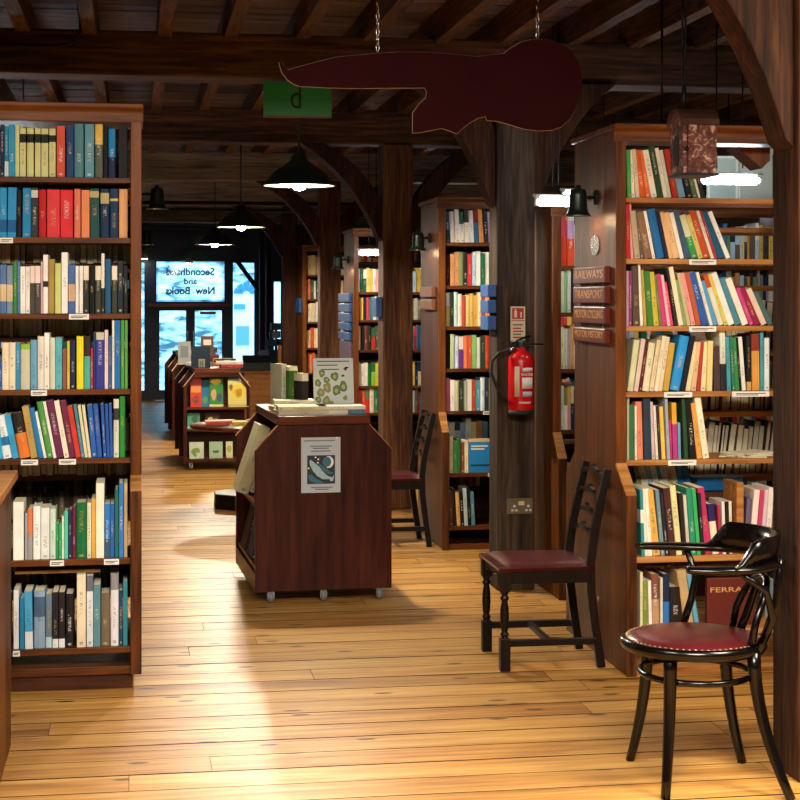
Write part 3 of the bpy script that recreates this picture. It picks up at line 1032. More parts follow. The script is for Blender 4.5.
book_row('right', 'the third shelf', 615, 260, S, 325, RYb, RU[2], [
    (60, 72, 55, 0, 'c8a0c0'), (73, 88, 55, 0, '9a3a80'), (92, 128, 30, -6, '5a4a40'), (130, 145, 20, -14, 'e8e8e6'), (146, 162, 50, -14, 'b8a04a'), (164, 195, 55, -20, '3f7a3a'),
    (196, 222, 60, -24, 'c6b83a'), (224, 239, 75, -26, '6a7a52'), (240, 263, 70, -32, 'd23c7c'), (264, 279, 75, -34, 'f0c0d0'), (280, 296, 110, -34, 'e04a70'),
    (300, 318, 40, -42, '2a2a2c'), (320, 344, 35, -52, 'e8e0c0'), (346, 365, 100, -44, '8aa06a'), (366, 386, 65, -52, 'c8b890'), (388, 410, 65, -58, 'e89a9a'),
    (412, 437, 65, -60, 'b85a34'), (440, 475, 62, -70, '2a5cac'), (476, 492, 62, -72, 'e4e4e0'), (494, 519, 105, -66, '5aa0d0'), (520, 547, 75, -78, 'c8502c', (0, 0.75, 'e2e0d0')),
    (548, 569, 72, -84, 'd8cf6a'), (570, 604, 65, -92, 'eef0ee'), (606, 639, 90, -84, '4a8aa0'), (640, 674, 92, -88, 'efece0'), (676, 699, 140, -72, 'c84a90'),
    (700, 734, 140, -80, '9c2450'), (735, 766, 145, -80, 'e8d0c0'), (770, 800, 160, -80, '4a6a70')], xmin=rm)
book_row('right', 'the fourth shelf', 615, 325, S, 330, RYb, RU[3], [
    (62, 92, 75, 34, 'cfcfa8'), (94, 116, 70, 38, 'd4c0b4'), (118, 135, 80, 34, '5a1c2c'), (136, 170, 90, 34, 'd6d2b4'), (172, 194, 75, 40, 'd8c8a4'), (196, 216, 55, 42, 'e2d8b8'),
    (218, 240, 60, 40, 'd8c8b0'), (242, 272, 90, 34, 'c09a3c'), (274, 323, 55, 52, '2a90d8'), (324, 352, 55, 52, '1a1c2c'), (354, 380, 85, 36, 'e2d4a8'), (382, 408, 85, 28, 'd8b890'),
    (410, 431, 85, 20, 'a83a34'), (432, 456, 85, 16, 'e6d8a8'), (458, 486, 80, 6, 'e0d090'), (496, 528, 105, -4, '4a3a3c'), (530, 560, 30, -4, 'd8e0d0', (0, 0.45, '2c2c30')),
    (564, 584, 60, -8, '4aa0b4'), (586, 604, 60, -14, '2f7a5a'), (606, 626, 65, -18, '3c8a4a'), (628, 638, 65, -18, '141618'), (640, 660, 60, -20, 'e8e8e4'),
    (664, 686, 55, -4, '20242a', (0, 0.16, 'c8a860')), (688, 727, 45, -4, 'd89a4a', (0.7, 1, '8a3a2a')), (730, 748, 40, -2, '4aa0b0'), (750, 776, 65, 0, 'dce8ee')], xmin=rm)
book_row('right', 'the fifth shelf', 615, 390, S, 347, RYb, RU[4], [
    (62, 74, 20, 0, 'b0a890'), (76, 101, 75, -2, '3a6a44'), (102, 112, 80, -2, 'd8d8c8'), (114, 147, 60, -8, 'd88064'), (150, 189, 35, -8, '2c3a4a'), (190, 206, 60, -12, 'c8b4b8'),
    (208, 221, 80, -14, 'e0dcd0'), (222, 236, 80, -14, '3a2a2c'), (237, 260, 85, -14, 'e2c05a'), (262, 277, 40, -14, '9aa8b4'), (280, 292, 150, -6, 'b83a6c'),
    (294, 318, 65, -8, 'd8a02c', (0, 0.62, 'b03a80')), (320, 334, 165, -4, '6a9ac0'), (350, 372, 30, -14, '2a4a30'), (376, 409, 40, -24, '17181a'), (412, 440, 65, -34, 'd89a4c'),
    (442, 474, 35, -44, 'e8e0c4')], xmin=rm)
S = 4.706
book_row('right', 'the sixth shelf', 610, 455, S, 461, RYc, RL[0], [
    (150, 166, 165, -8, '3a8a8a', (0.5, 0.7, 'e4ece8')), (167, 184, 160, -14, 'd8e0d4'), (185, 206, 160, -18, 'ece8d8'), (208, 242, 165, -34, 'd8a850'), (244, 262, 165, -28, '6a8a9a'),
    (264, 280, 175, -26, '2a2826'), (282, 314, 155, -32, '4a2a28'), (316, 345, 145, -32, 'dcd69a'), (348, 366, 180, -22, '2a2220'), (368, 384, 190, -20, 'c8c0b0'),
    (386, 412, 155, -24, '2a8a6a'), (414, 432, 160, -26, '3aa858'), (434, 450, 180, -20, '20242a'), (454, 486, 155, -38, 'b83260'), (488, 520, 230, -26, 'e0d8c0', (0.65, 1, '2a2a5a')),
    (522, 534, 240, -12, 'b03050'), (536, 550, 220, -8, 'e4e0d4'), (552, 565, 220, -6, '2a2220'), (567, 582, 220, -4, 'e4dcd0'), (632, 652, 205, 16, '6a5a7a'),
    (654, 682, 165, 26, 'e8d8d0'), (684, 705, 165, 24, 'c04070'), (707, 727, 165, 24, 'd8c8d8'), (729, 754, 155, 20, 'e8e0e0')], xmin=RX0 + 0.045)
S = 5.3333
book_row('right', 'the seventh shelf', 630, 550, S, 400, RYc, RL[1], [
    (54, 70, 120, 0, 'd8d4b0'), (74, 103, 165, -5, '7a8a3a'), (104, 121, 165, -6, 'ece4e0'), (122, 162, 130, -6, '7a4a38', (0, 0.55, 'b08a6a')), (164, 178, 150, 0, 'c8c0a8'),
    (180, 216, 130, 0, '1c2a44', (0, 0.5, '2a6ab0')), (218, 280, 200, 0, '241c1a'), (300, 352, 110, -46, 'b89a6c'), (353, 378, 130, -48, '5a9ab8')], xmin=RX0 + 0.045)
# wooden bookend block on that shelf
S = 4.706
o = bx('bookend', 'pine_x', None, X_(610 + 596 / S, RYc), X_(610 + 630 / S, RYc), RYc, RYc + 0.16, RL[0], at(740, 455 + 130 / S, RYc).z, 0.003)
tag(o, 'plain wooden bookend block among books behind the bentwood chair', 'bookend')
# face-out red book with lettering
fa, fb = X_(707, RYc + 0.05), X_(755, RYc + 0.05)
fb_root = thing('book', 'large red book facing out on lowest shelf of the right bookcase', 'book', ((fa + fb) / 2, RYc + 0.05, RL[1]))
bx('cover', plain('red_cover', '5c170f', 0.5), fb_root, fa, fb, RYc + 0.05, RYc + 0.075, RL[1], at(730, 580, RYc).z, 0.002)  # red darkened to paint in the low shelf's shade
text('lettering', 'FERRARI', 0.03, face_to(((fa + fb) / 2, RYc + 0.0492, at(730, 592, RYc).z), (0, -1, 0)), 'gold', fb_root, width=(fb - fa) * 0.86, height=0.02)
# second tier standing on the deep step of the right bookcase
zt2 = Rl(503)
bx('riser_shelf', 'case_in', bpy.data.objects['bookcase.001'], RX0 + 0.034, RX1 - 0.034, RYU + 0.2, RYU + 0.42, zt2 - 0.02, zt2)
xa = X_(632, RYU + 0.21)
for i, (wd, c) in enumerate([(0.022, '8a9a6a'), (0.03, 'e6e2c8'), (0.02, 'a8d0e4'), (0.026, 'e4ecee'), (0.018, '6ab0d0'), (0.024, 'e0e8e8'), (0.02, 'd8c8a0'), (0.022, 'e8e0c0'),
                             (0.03, '2f82c8'), (0.028, '2f7ac0')]):
    X = Matrix.Translation((xa + 0.03, RYU + 0.21, zt2)) @ Matrix.Rotation(-0.22, 4, 'Y') @ Matrix.Translation((wd / 2, 0, 0))
    one_book(wd - 0.001, 0.16, 0.165, c, X, f"leaning {cname(c)} book, {ORD[i]} from left in back tier of right bookcase", 'books in the back tier of the right bookcase', None, False)
    xa += wd * 1.03
X = Matrix.Translation((xa + 0.05, RYU + 0.22, zt2 + 0.001)) @ Matrix.Rotation(PI / 2, 4, 'Y') @ Matrix.Translation((-0.03, 0, 0))
one_book(0.055, 0.16, 0.21, '2a7fc4', X, 'thick blue book lying flat in the back tier behind bentwood chair', 'books in the back tier of the right bookcase')
# loose papers lying on the fifth shelf
o = MB()
for i in range(4):
    o.X = Matrix.Translation((X_(752 + i * 3, RYb), RYb + 0.1 + 0.01 * i, RU[4] + 0.0005 + 0.004 * i)) @ Matrix.Rotation(0.3 * i - 0.4, 4, 'Z')
    o.box(-0.10, 0.10, -0.07, 0.07, 0, 0.0035)
o = o.build('paper_pile', 'paper')
tag(o, 'loose pile of papers flat at right end of the fifth shelf', 'papers')
# back rows of the right bookcase
for k, z in enumerate([z_ - 0.11 for z_ in RU]):
    if k in (0, 1):
        continue
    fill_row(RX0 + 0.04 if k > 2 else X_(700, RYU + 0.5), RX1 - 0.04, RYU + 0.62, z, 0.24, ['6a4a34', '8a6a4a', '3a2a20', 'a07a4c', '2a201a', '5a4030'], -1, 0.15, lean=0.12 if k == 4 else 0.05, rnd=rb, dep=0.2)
for z in RU:
    fill_row(X_(788, RYb), RX1 - 0.04, RYb, z, 0.22, PAL, 1, 0.2, rnd=rb)
for z in RL:
    fill_row(X_(780, RYc), RX1 - 0.04, RYc, z, 0.2, PAL, 1, 0.2, rnd=rb)

# --- category signs, bell lamp and cut-out on the side of the right bookcase
xs_ = RX0
Yn, Yf = RYU + 0.02, RYU + 0.60


def yside(px, X):
    """depth Y at which the plane X shows at picture column px"""
    u = (px - 400.0) / F
    return X * (cT - u * sT) / (sT + u * cT)


SY0, SY1 = yside(611, xs_), yside(579, xs_)
for i, (wd, ya_, yb_) in enumerate([('RAILWAYS', 266, 283), ('TRANSPORT', 286.5, 303.5), ('MOTOR CYCLING', 307, 324), ('MOTOR HISTORY', 329, 343.5)]):
    yy = SY0
    z1, z0 = at(611, ya_, yy).z, at(611, yb_, yy).z
    r_ = thing('category_sign', f"maroon sign with gold letters reading {wd.title()} on right bookcase side", 'sign', (xs_ - 0.015, (SY0 + SY1) / 2, z0), group='category signs on the right bookcase')
    bx('board', 'maroon_s', r_, xs_ - 0.028, xs_ - 0.001, SY0, SY1, z0, z1, 0.004)
    text('lettering', wd, 0.04, face_to((xs_ - 0.0285, (SY0 + SY1) / 2, (z0 + z1) / 2 + 0.002), (-1, 0, 0)), 'gold', r_, width=(SY1 - SY0) * 0.88, height=(z1 - z0) * 0.5)
    for q in (0.15, 0.85):
        if i < 3:
            zz = at(611, [286.5, 307, 329][i], yy).z
            yq = SY0 + (SY1 - SY0) * q
            bx('hook', 'brassd', r_, xs_ - 0.016, xs_ - 0.012, yq - 0.003, yq + 0.003, zz, z0)
# oval cut-out plate
oc = MB()
pts = []
yc_, zc_ = yside(596, xs_), at(596, 245, yside(596, xs_)).z
for i in range(20):
    a = 2 * PI * i / 20
    pts.append((yc_ + 0.065 * math.cos(a), zc_ + 0.045 * math.sin(a)))
o = oc.prism(pts, 'x', xs_ - 0.006, xs_ - 0.0005).build('oval_plate', 'chrome', bpy.data.objects['bookcase.001'])


def bell_lamp(label, px, py, Y, wall_x, side, scale=1.0):
    """black bell lamp on a bracket; side = direction from the wall plate to the bell (-1 left)"""
    c = at(px, py, Y)
    r = thing('wall_lamp', label, 'lamp', (wall_x, Y, c.z), group='black bell wall lamps')
    k = scale
    MB().lathe([(0.001, 0.075 * k), (0.012 * k, 0.072 * k), (0.012 * k, 0.06 * k), (0.034 * k, 0.052 * k), (0.037 * k, 0.03 * k), (0.040 * k, -0.03 * k), (0.048 * k, -0.052 * k), (0.06 * k, -0.062 * k),
                (0.056 * k, -0.062 * k), (0.036 * k, -0.03 * k), (0.03 * k, 0.04 * k), (0.001, 0.045 * k)], 20, c=c, cap=False).build('bell_shade', 'iron_g', r)
    MB().tube([(c.x, Y, c.z + 0.02 * k), (wall_x, Y, c.z + 0.02 * k)], 0.008 * k, 8).build('arm', 'iron', r)
    MB().lathe([(0.0, -0.012), (0.028 * k, -0.012), (0.034 * k, -0.004), (0.034 * k, 0.0), (0.0, 0.004)], 16, c=(wall_x + side * 0.005, Y, c.z + 0.02 * k), axis='x').build('wall_plate', 'iron', r)
    MB().lathe([(0.0, -0.03 * k), (0.016 * k, -0.02 * k), (0.018 * k, 0), (0.01 * k, 0.02 * k), (0.0, 0.022 * k)], 10, c=(c.x, c.y, c.z - 0.015 * k)).build('bulb', 'bulb', r)
    l = bpy.data.lights.new('lamp_light', 'POINT')
    l.energy = 0.5
    l.color = (1, 0.66, 0.36)
    l.shadow_soft_size = 0.03
    lo = bpy.data.objects.new('lamp_light', l)
    COL.objects.link(lo)
    lo.parent = r
    lo.matrix_parent_inverse = WORLD[r.name].inverted()
    lo.location = (c.x, c.y, c.z - 0.07 * k)


yl_ = yside(596, RX0)
bell_lamp('black bell lamp bracketed to the side of the right bookcase', 578, 202, yl_ - 0.02, RX0, -1)

# --- second right bookcase, mostly hidden behind the first
b2 = fl(560, 600)
B2YL = b2.y
B2YU = B2YL + 0.12
B2X0 = X_(553, B2YU)
r2z = lambda py: at(568, py, B2YU).z
B2U = [r2z(y_) for y_ in (265.5, 312.5, 369, 430)]
bookcase('bookcase glimpsed between the dark post and the right bookcase', B2X0, B2X0 + 1.4, B2YU, 0.12, 0.6, r2z(207) - 0.0, r2z(434), r2z(456), B2U, [r2z(500), r2z(560)],
         shelfm='case_x', backshelves=[z - 0.1 for z in B2U])
xa, xb = B2X0 + 0.045, B2X0 + 1.36
for z, cols in zip(B2U, (['c03a20', 'd8502c', 'e8e0d4'], ['d8dcb8', '8ac08a', 'e6e4d4', '2a2c34', '9ab4dc', 'c8d8ec'], ['e6e2b8', 'c8dcc0', 'c0a0a0', 'd8a860', 'e8e8e4', '3a3a3c'], ['e2e6d4', 'e8e4d0', 'd89a9a', '2a3442', '3a5068', '7aa0a8'])):
    xe = X_(582, B2YU)
    fill_row(xa, xe, B2YU + 0.012, z, 0.235, PAL, 1, 0.12, colours=cols, rnd=rb)
    fill_row(xe, xb, B2YU + 0.012, z, 0.23, PAL, 1, 0.2, rnd=rb)
for z in (r2z(500), r2z(560)):
    fill_row(xa, xb, B2YL + 0.012, z, 0.2, PAL, 1, 0.2, rnd=rb)

# small framed print and a wedge bracket on the top shelf of the right bookcase
z = r2z(207) + 0.026
fr_ = thing('framed_print', 'pale framed print standing seen through the top shelf of the right bookcase', 'picture', (X_(722, 8.32), 8.32, z))
ya = 8.30
fx0, fx1, fz1 = X_(707, ya), X_(738, ya), at(720, 156, ya).z
bx('sheet', plain('pale_print', 'a9b8ae', 0.25), fr_, fx0 + 0.01, fx1 - 0.01, ya, ya + 0.008, z + 0.01, fz1 - 0.01)
for q in ((fx0, fx0 + 0.012, z, fz1), (fx1 - 0.012, fx1, z, fz1), (fx0, fx1, fz1 - 0.012, fz1), (fx0, fx1, z, z + 0.012)):
    bx('frame', 'nickel', fr_, q[0], q[1], ya - 0.008, ya + 0.012, q[2], q[3])
o = bx('backboard', plain('pale_board', 'b8c4ba', 0.4), bpy.data.objects['bookcase.002'], X_(740, ya + 0.03), X_(800, ya + 0.03), ya + 0.03, ya + 0.045, z, at(750, 145, ya).z)
o = MB().prism([(X_(737, RYU + 0.12), at(740, 147, RYU + 0.12).z), (X_(770, RYU + 0.12), at(740, 147, RYU + 0.12).z), (X_(770, RYU + 0.12), at(740, 160, RYU + 0.12).z), (X_(762, RYU + 0.12), at(740, 168, RYU + 0.12).z)],
               'y', RYU + 0.12, RYU + 0.26).build('corner_bracket', 'case', bpy.data.objects['bookcase.001'])

# --- third bookcase
b3 = fl(444, 550)
B3YL = b3.y
B3YU = B3YL + 0.12
B3X0 = X_(439, B3YU)
r3 = lambda py: at(470, py, B3YU).z
r3l = lambda py: at(470, py, B3YL).z
B3U = [r3(y_) for y_ in (242.5, 285.5, 326.5, 368.5, 411)]
B3L = [r3l(473), r3l(526)]
bookcase('tall narrow looking bookcase with a blue book, left of the extinguisher', B3X0, B3X0 + 1.3, B3YU, 0.12, 0.66, r3(201), r3(413), r3l(432), B3U, B3L,
         backshelves=[z - 0.1 for z in B3U], labels=[(483, 494, B3U[4], B3YU), (488, 495, B3L[0], B3YL)])
xa = X_(446.5, B3YU)
xe = X_(494, B3YU)
for z, hh, cols, ln in zip(B3U, (0.215, 0.215, 0.215, 0.215, 0.21), (
        ['2a4a6a', 'd8d0c8', 'e0dcd0', 'e6e2d4', 'ece8dc', 'f0ece4', '3a6a94', 'e0924c', '2a2a30', 'b890b0'],
        ['3a2a28', 'c88a5c', 'c88a5c', '7a8a5c', '2a2a28', 'c23a44', 'b4d0e0', 'e8e8e0', '2a6a4a', 'e0e8d8', '3a2a24'],
        ['d8cc7a', '2a2a2a', 'b8d4cc', 'e8dccc', 'b84a34', 'e0c47a', 'dcae5a', 'd8a850', 'e4d0a0', 'b04a80', 'e8a05a', 'e6e2d8'],
        ['16181a', 'b8c49a', 'c8d8ec', '6a3a8a', 'e07a50', 'd05a3c', '8ac070', 'e4e6d8', '2a4a3a', 'd84a2c', 'c8301c'],
        ['c06a8a', 'ece4dc', 'c8c8a0', '3a3a30', 'b0b4a0', 'e8e8d8', 'b84a34', '4a9ab8', 'e0e8e8', '2a3a4a', 'b8b878']), (-0.06, 0, 0, 0, 0)):
    fill_row(xa, xe, B3YU + 0.012, z, hh, PAL, 1, 0.12, colours=cols, rnd=rb, lean=ln)
    fill_row(xe, B3X0 + 1.26, B3YU + 0.012, z, hh, PAL, 1, 0.2, rnd=rb)
fill_row(xa, X_(469, B3YL), B3YL + 0.012, B3L[0], 0.23, PAL, 1, 0.2, colours=['d8c8a0', '3a7a3c', '2a6a3a', '8a4a2c', 'e4d8b8'], rnd=rb)
fill_row(xa, X_(476, B3YL), B3YL + 0.012, B3L[1], 0.24, PAL, 1, 0.15, colours=['5a3a34', '2a2220', 'd8a860', '1c1a1c', 'b8c8c8', '14161c', '5a8a9c'], rnd=rb, lean=-0.05)
fill_row(X_(449, B3YU), X_(494, B3YU), B3YU + 0.18, r3(447), 0.17, PAL, 1, 0.2, colours=['5a8ab4', 'd8d8d8', 'c0ccd8', '8aa8c0', 'e0e0d4', 'e8d8a0', 'c88a5c', '6a9ab8'], rnd=rb)
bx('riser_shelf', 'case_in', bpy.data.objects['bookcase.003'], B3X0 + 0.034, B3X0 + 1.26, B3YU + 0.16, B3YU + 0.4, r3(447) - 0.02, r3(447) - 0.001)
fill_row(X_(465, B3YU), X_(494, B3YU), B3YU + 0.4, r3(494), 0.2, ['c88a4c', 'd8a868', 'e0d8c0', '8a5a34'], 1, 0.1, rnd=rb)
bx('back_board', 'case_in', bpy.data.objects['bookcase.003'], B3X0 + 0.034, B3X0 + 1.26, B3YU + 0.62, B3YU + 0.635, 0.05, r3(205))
# face-out blue book
ba, bb_ = X_(469.5, B3YL), X_(493, B3YL)
zb0 = B3L[0]
zb1 = at(480, 439, B3YL).z
bl = thing('book', 'blue and yellow book facing out near the extinguisher post', 'book', ((ba + bb_) / 2, B3YL + 0.03, zb0))
bx('cover', plain('blue_cover', '1f83c4', 0.4), bl, ba, bb_, B3YL + 0.02, B3YL + 0.035, zb0, zb1 - 0.02, 0.001)
bx('top_band', plain('yellow_band', 'd8c08a', 0.5), bl, ba, bb_, B3YL + 0.02, B3YL + 0.035, zb1 - 0.02, zb1, 0.001)
for q in range(2):
    bx('print_line', 'white', bl, ba + 0.015, bb_ - 0.03 - 0.02 * q, B3YL + 0.0192, B3YL + 0.02, zb1 - 0.05 - 0.018 * q, zb1 - 0.041 - 0.018 * q)
bx('print_line', 'navy', bl, ba + 0.01, bb_ - 0.01, B3YL + 0.0192, B3YL + 0.02, zb0 + 0.04, zb0 + 0.05)
# brown signs and bell lamp on its side
yb3 = yside(430, B3X0)
for i, (ya_, yb_) in enumerate([(287, 297), (299.5, 309.5)]):
    y0, y1 = yside(436, B3X0), yside(424, B3X0)
    z1, z0 = at(432, ya_, yb3).z, at(432, yb_, yb3).z
    o = bx('category_sign', 'brown_sign', None, B3X0 - 0.028, B3X0 - 0.002, y0, y1, z0, z1, 0.003)
    tag(o, ['upper', 'lower'][i] + ' of two brown signs on the bookcase side by the far chair', 'sign', 'brown signs on the third bookcase')
bell_lamp('black bell lamp on side of the bookcase above the far chair', 418, 241, yb3 - 0.02, B3X0, -1, 1.0)

# --- fourth and fifth bookcases along the right side
B4Y = 14.2
B4X0 = X_(354, B4Y)
r4 = lambda py: at(370, py, B4Y).z
B4U = [r4(y_) for y_ in (292, 320, 350, 386, 413)]
bookcase('bookcase with blue signs behind the island of books', B4X0, B4X0 + 1.3, B4Y, 0.1, 0.7, r4(231), r4(415), r4(428), B4U, [r4(450), r4(480)], backshelves=[z - 0.1 for z in B4U])
for z, cols in zip(B4U, (['e4e4d8', '3a6a4a', '2a5a44', 'e0c868', 'd8b860', 'e0d0c0', 'e8a8a0', 'dcd8c8'], ['c83a44', 'd8b84a', '2a2a30', 'c03a54', '2a7a70', 'e0e4e0', '5a9ab0', '2a3a54'],
                         ['e4dcd0', '1c1818', '6a3a28', '2a2220', 'b03a34', '5a5a44', 'e0e0c8'], ['e8d0b8', 'e4e0d4', 'e8e4d8', '1f6a34', '8ac040', 'd0d048', 'ece4d4'], ['d85a4a', 'e04a3c', 'c8382c', 'e8d8c8', '2f7a48', 'd0302a'])):
    fill_row(X_(357, B4Y), X_(383, B4Y), B4Y + 0.012, z, 0.215, PAL, 1, 0.12, colours=cols, rnd=rb)
    fill_row(X_(383, B4Y), B4X0 + 1.26, B4Y + 0.012, z, 0.215, PAL, 1, 0.2, rnd=rb)
bx('back_board', 'case_in', bpy.data.objects['bookcase.004'], B4X0 + 0.034, B4X0 + 1.26, B4Y + 0.66, B4Y + 0.675, 0.05, r4(260))
yq0, yq1 = yside(352, B4X0), yside(341.5, B4X0)
for i, (ya_, yb_) in enumerate([(293, 302), (304, 312), (313.5, 322), (323.5, 331), (333, 341)]):
    z1, z0 = at(347, ya_, B4Y).z, at(347, yb_, B4Y).z
    o = bx('category_sign', 'blue_sign', None, B4X0 - 0.03, B4X0 - 0.002, yq0, yq1, z0, z1, 0.004)
    tag(o, f"{ORD[i]} blue sign from top in the column of five beside the flower book", 'sign', 'blue signs on the fourth bookcase')
o = bx('category_sign', 'purple', None, B4X0 - 0.02, B4X0 - 0.002, yq0, yq1, at(347, 361, B4Y).z, at(347, 342.5, B4Y).z)
tag(o, 'lilac sign panel below the column of blue signs', 'sign')
bell_lamp('small black bell lamp on the bookcase with blue signs', 338, 262, yside(349, B4X0), B4X0, -1, 1.0)

B5Y = 18.5
B5X0 = X_(303, B5Y)
r5 = lambda py: at(312, py, B5Y).z
B5U = [r5(y_) for y_ in (275, 299, 322, 348, 373)]
bookcase('farthest tall bookcase on the right near the entrance', B5X0, B5X0 + 1.3, B5Y, 0.1, 0.7, r5(247), r5(378), r5(388), B5U, [r5(400)], backshelves=[])
for z in B5U:
    fill_row(X_(305, B5Y), B5X0 + 1.26, B5Y + 0.012, z, 0.23, ['d85a3c', 'e8e4d8', 'c83a34', 'e0a04c', 'ece8dc', '2a5a40', 'd8c8b0', 'e8d8a0'], 1, 0.15, rnd=rb, tmin=0.02, tmax=0.045)
bx('back_board', 'case_in', bpy.data.objects['bookcase.005'], B5X0 + 0.034, B5X0 + 1.26, B5Y + 0.66, B5Y + 0.675, 0.05, r5(250))
z1, z0 = at(300, 298, B5Y).z, at(300, 313, B5Y).z
o = bx('category_sign', 'blue_sign', None, B5X0 - 0.03, B5X0 - 0.002, B5Y + 0.1, B5Y + 0.55, z0, z1, 0.004)
tag(o, 'single blue sign on the farthest right bookcase', 'sign')

# --- bookcases on the left behind the first (hidden from here, seen through it)
for i, yq in enumerate((11.75, 16.2)):
    zs = [2.0, 1.75, 1.48, 1.2, 0.92]
    x1 = X_(138, yq) - 0.02 - 0.02 * i
    bookcase(['second', 'third'][i] + ' bookcase down the left side, behind the nearest one', x1 - 1.2, x1, yq, 0.12, 0.7, 2.28, 0.86, 0.74, zs, [0.5, 0.14], backshelves=[])
    for z in zs:
        fill_row(x1 - 1.16, x1 - 0.04, yq + 0.012, z, 0.22, PAL, 1, 0.2, rnd=rb)
    for z in (0.5, 0.14):
        fill_row(x1 - 1.16, x1 - 0.04, yq - 0.1, z, 0.22, PAL, 1, 0.2, rnd=rb)
    bx('back_board', 'case_in', bpy.data.objects['bookcase.%03d' % (6 + i)], x1 - 1.16, x1 - 0.034, yq + 0.5, yq + 0.515, 0.05, 2.2)
    bell_lamp(['black bell lamp hanging beyond the top of the left bookcase', 'smaller black bell lamp far down the left side'][i], [157, 147][i], [198, 238][i], yq + 0.3, x1, 1, [1.3, 1.1][i])

so = bpy.data.objects.new('distant_books', STUFF.mesh('distant_books'))
COL.objects.link(so)
tag(so, 'hundreds of small spines filling the farther shelves', kind='stuff', cat='books')

# ------------------------------------------------------------------ near left cabinet at the frame edge
nb = fl(11, 745)
cb = thing('cabinet', 'low wooden cabinet cut off by the lower left edge', 'cabinet', (nb.x - 0.3, nb.y - 0.6, 0))
nz_ = at(18, 471, nb.y).z
MB().box(nb.x - 0.03, nb.x, nb.y - 1.3, nb.y, 0, nz_ - 0.03).build('side_panel', 'case', cb, 0.003)
MB().box(nb.x - 0.6, nb.x - 0.57, nb.y - 1.3, nb.y, 0, nz_ - 0.03).build('side_panel', 'case', cb, 0.003)
MB().box(nb.x - 0.57, nb.x - 0.03, nb.y - 0.025, nb.y, 0, nz_ - 0.03).build('back_panel', 'case', cb, 0.003)
MB().box(nb.x - 0.63, nb.x + 0.022, nb.y - 1.33, nb.y + 0.03, nz_ - 0.03, nz_).build('top', 'pine_x', cb, 0.004)
for z in (0.08, 0.48):
    MB().box(nb.x - 0.57, nb.x - 0.03, nb.y - 1.28, nb.y - 0.03, z, z + 0.02).build('shelf', 'case_x', cb)

# ------------------------------------------------------------------ display islands


def island_poly(hw, z0, zs, zt, ht):
    return [(-hw, z0), (hw, z0), (hw, zs), (ht, zt), (-ht, zt), (-hw, zs)]


def caster(parent, x, y):
    c = MB()
    c.lathe([(0.0, -0.012), (0.025, -0.012), (0.03, -0.006), (0.03, 0.006), (0.025, 0.012), (0, 0.012)], 16, c=(x, y, 0.03), axis='x')
    o = c.build('caster', plain('caster_grey', '6f7880', 0.35), parent, local=True)
    c = MB().box(x - 0.014, x + 0.014, y - 0.014, y + 0.014, 0.05, 0.062).box(x - 0.017, x - 0.013, y - 0.022, y + 0.022, 0.022, 0.055).box(x + 0.013, x + 0.017, y - 0.022, y + 0.022, 0.022, 0.055)
    c.build('fork', 'chrome', o, local=True)


i1 = fl(324, 602)
I1 = thing('display_island', 'dark mahogany display island with a fish poster on its end', 'display stand', (i1.x, i1.y, 0), math.radians(2.3), group='wheeled display islands')
HWI, ZS, ZT, HT = 0.352, 0.775, 0.905, 0.232
D1 = 0.98
for y_ in (0.0, D1 - 0.028):
    MB().prism(island_poly(HWI, 0.06, ZS, ZT, HT), 'y', y_, y_ + 0.028).build('end_panel', 'island', I1, 0.003, local=True)
MB().box(-HT - 0.006, HT + 0.006, -0.012, D1 + 0.012, ZT, ZT + 0.045).build('top_board', 'island_x', I1, 0.004, local=True)
MB().box(-0.012, 0.012, 0.028, D1 - 0.028, 0.08, ZT).build('spine_panel', 'island', I1, local=True)
MB().box(-HWI + 0.01, HWI - 0.01, 0.028, D1 - 0.028, 0.065, 0.085).build('bottom_board', 'island_x', I1, local=True)
for s in (-1, 1):
    for z in (0.17, 0.49):
        MB().prism([(s * 0.012, z - 0.07), (s * (HWI - 0.01), z - 0.01), (s * (HWI - 0.01), z + 0.012), (s * 0.012, z - 0.048)], 'y', 0.028, D1 - 0.028).build('sloped_shelf', 'island_x', I1, local=True)
    MB().prism([(s * (HWI - 0.012), 0.06), (s * HWI, 0.06), (s * HWI, 0.15), (s * (HWI - 0.012), 0.15)], 'y', 0.028, D1 - 0.028).build('lip', 'island', I1, local=True)
    # pale edges on the chamfers
    for y_ in (-0.001, D1 - 0.029):
        MB().prism([(s * HWI, ZS), (s * (HWI + 0.004), ZS + 0.002), (s * (HT + 0.006), ZT), (s * HT, ZT)], 'y', y_, y_ + 0.03).build('pale_edge', 'pine_x', I1, local=True)
for x, y_ in ((-0.27, 0.03), (0.0, 0.03), (0.29, 0.03), (-0.27, D1 - 0.07), (0.27, D1 - 0.07)):
    caster(I1, x, y_)
# poster on the end
MI1 = WORLD[I1.name]


def isl(px, py, off=0.0):
    """point on the end panel of the island for a picture position (front face, local x,z)"""
    p = at(px, py, i1.y)
    q = MI1.inverted() @ p
    return q.x, q.z


po = thing('poster', 'white poster of a blue fish and crescent moon on the island', 'poster', tuple(MI1 @ Vector((isl(321, 493)[0], -0.002, isl(321, 493)[1]))), math.radians(2.3))
px0, pz0 = isl(301, 493)
px1, pz1 = isl(340.5, 437)


def ipart(name, poly, y0, y1, mat, parent=po):
    mb = MB()
    mb.X = MI1
    return mb.prism(poly, 'y', y0, y1).build(name, mat, parent)


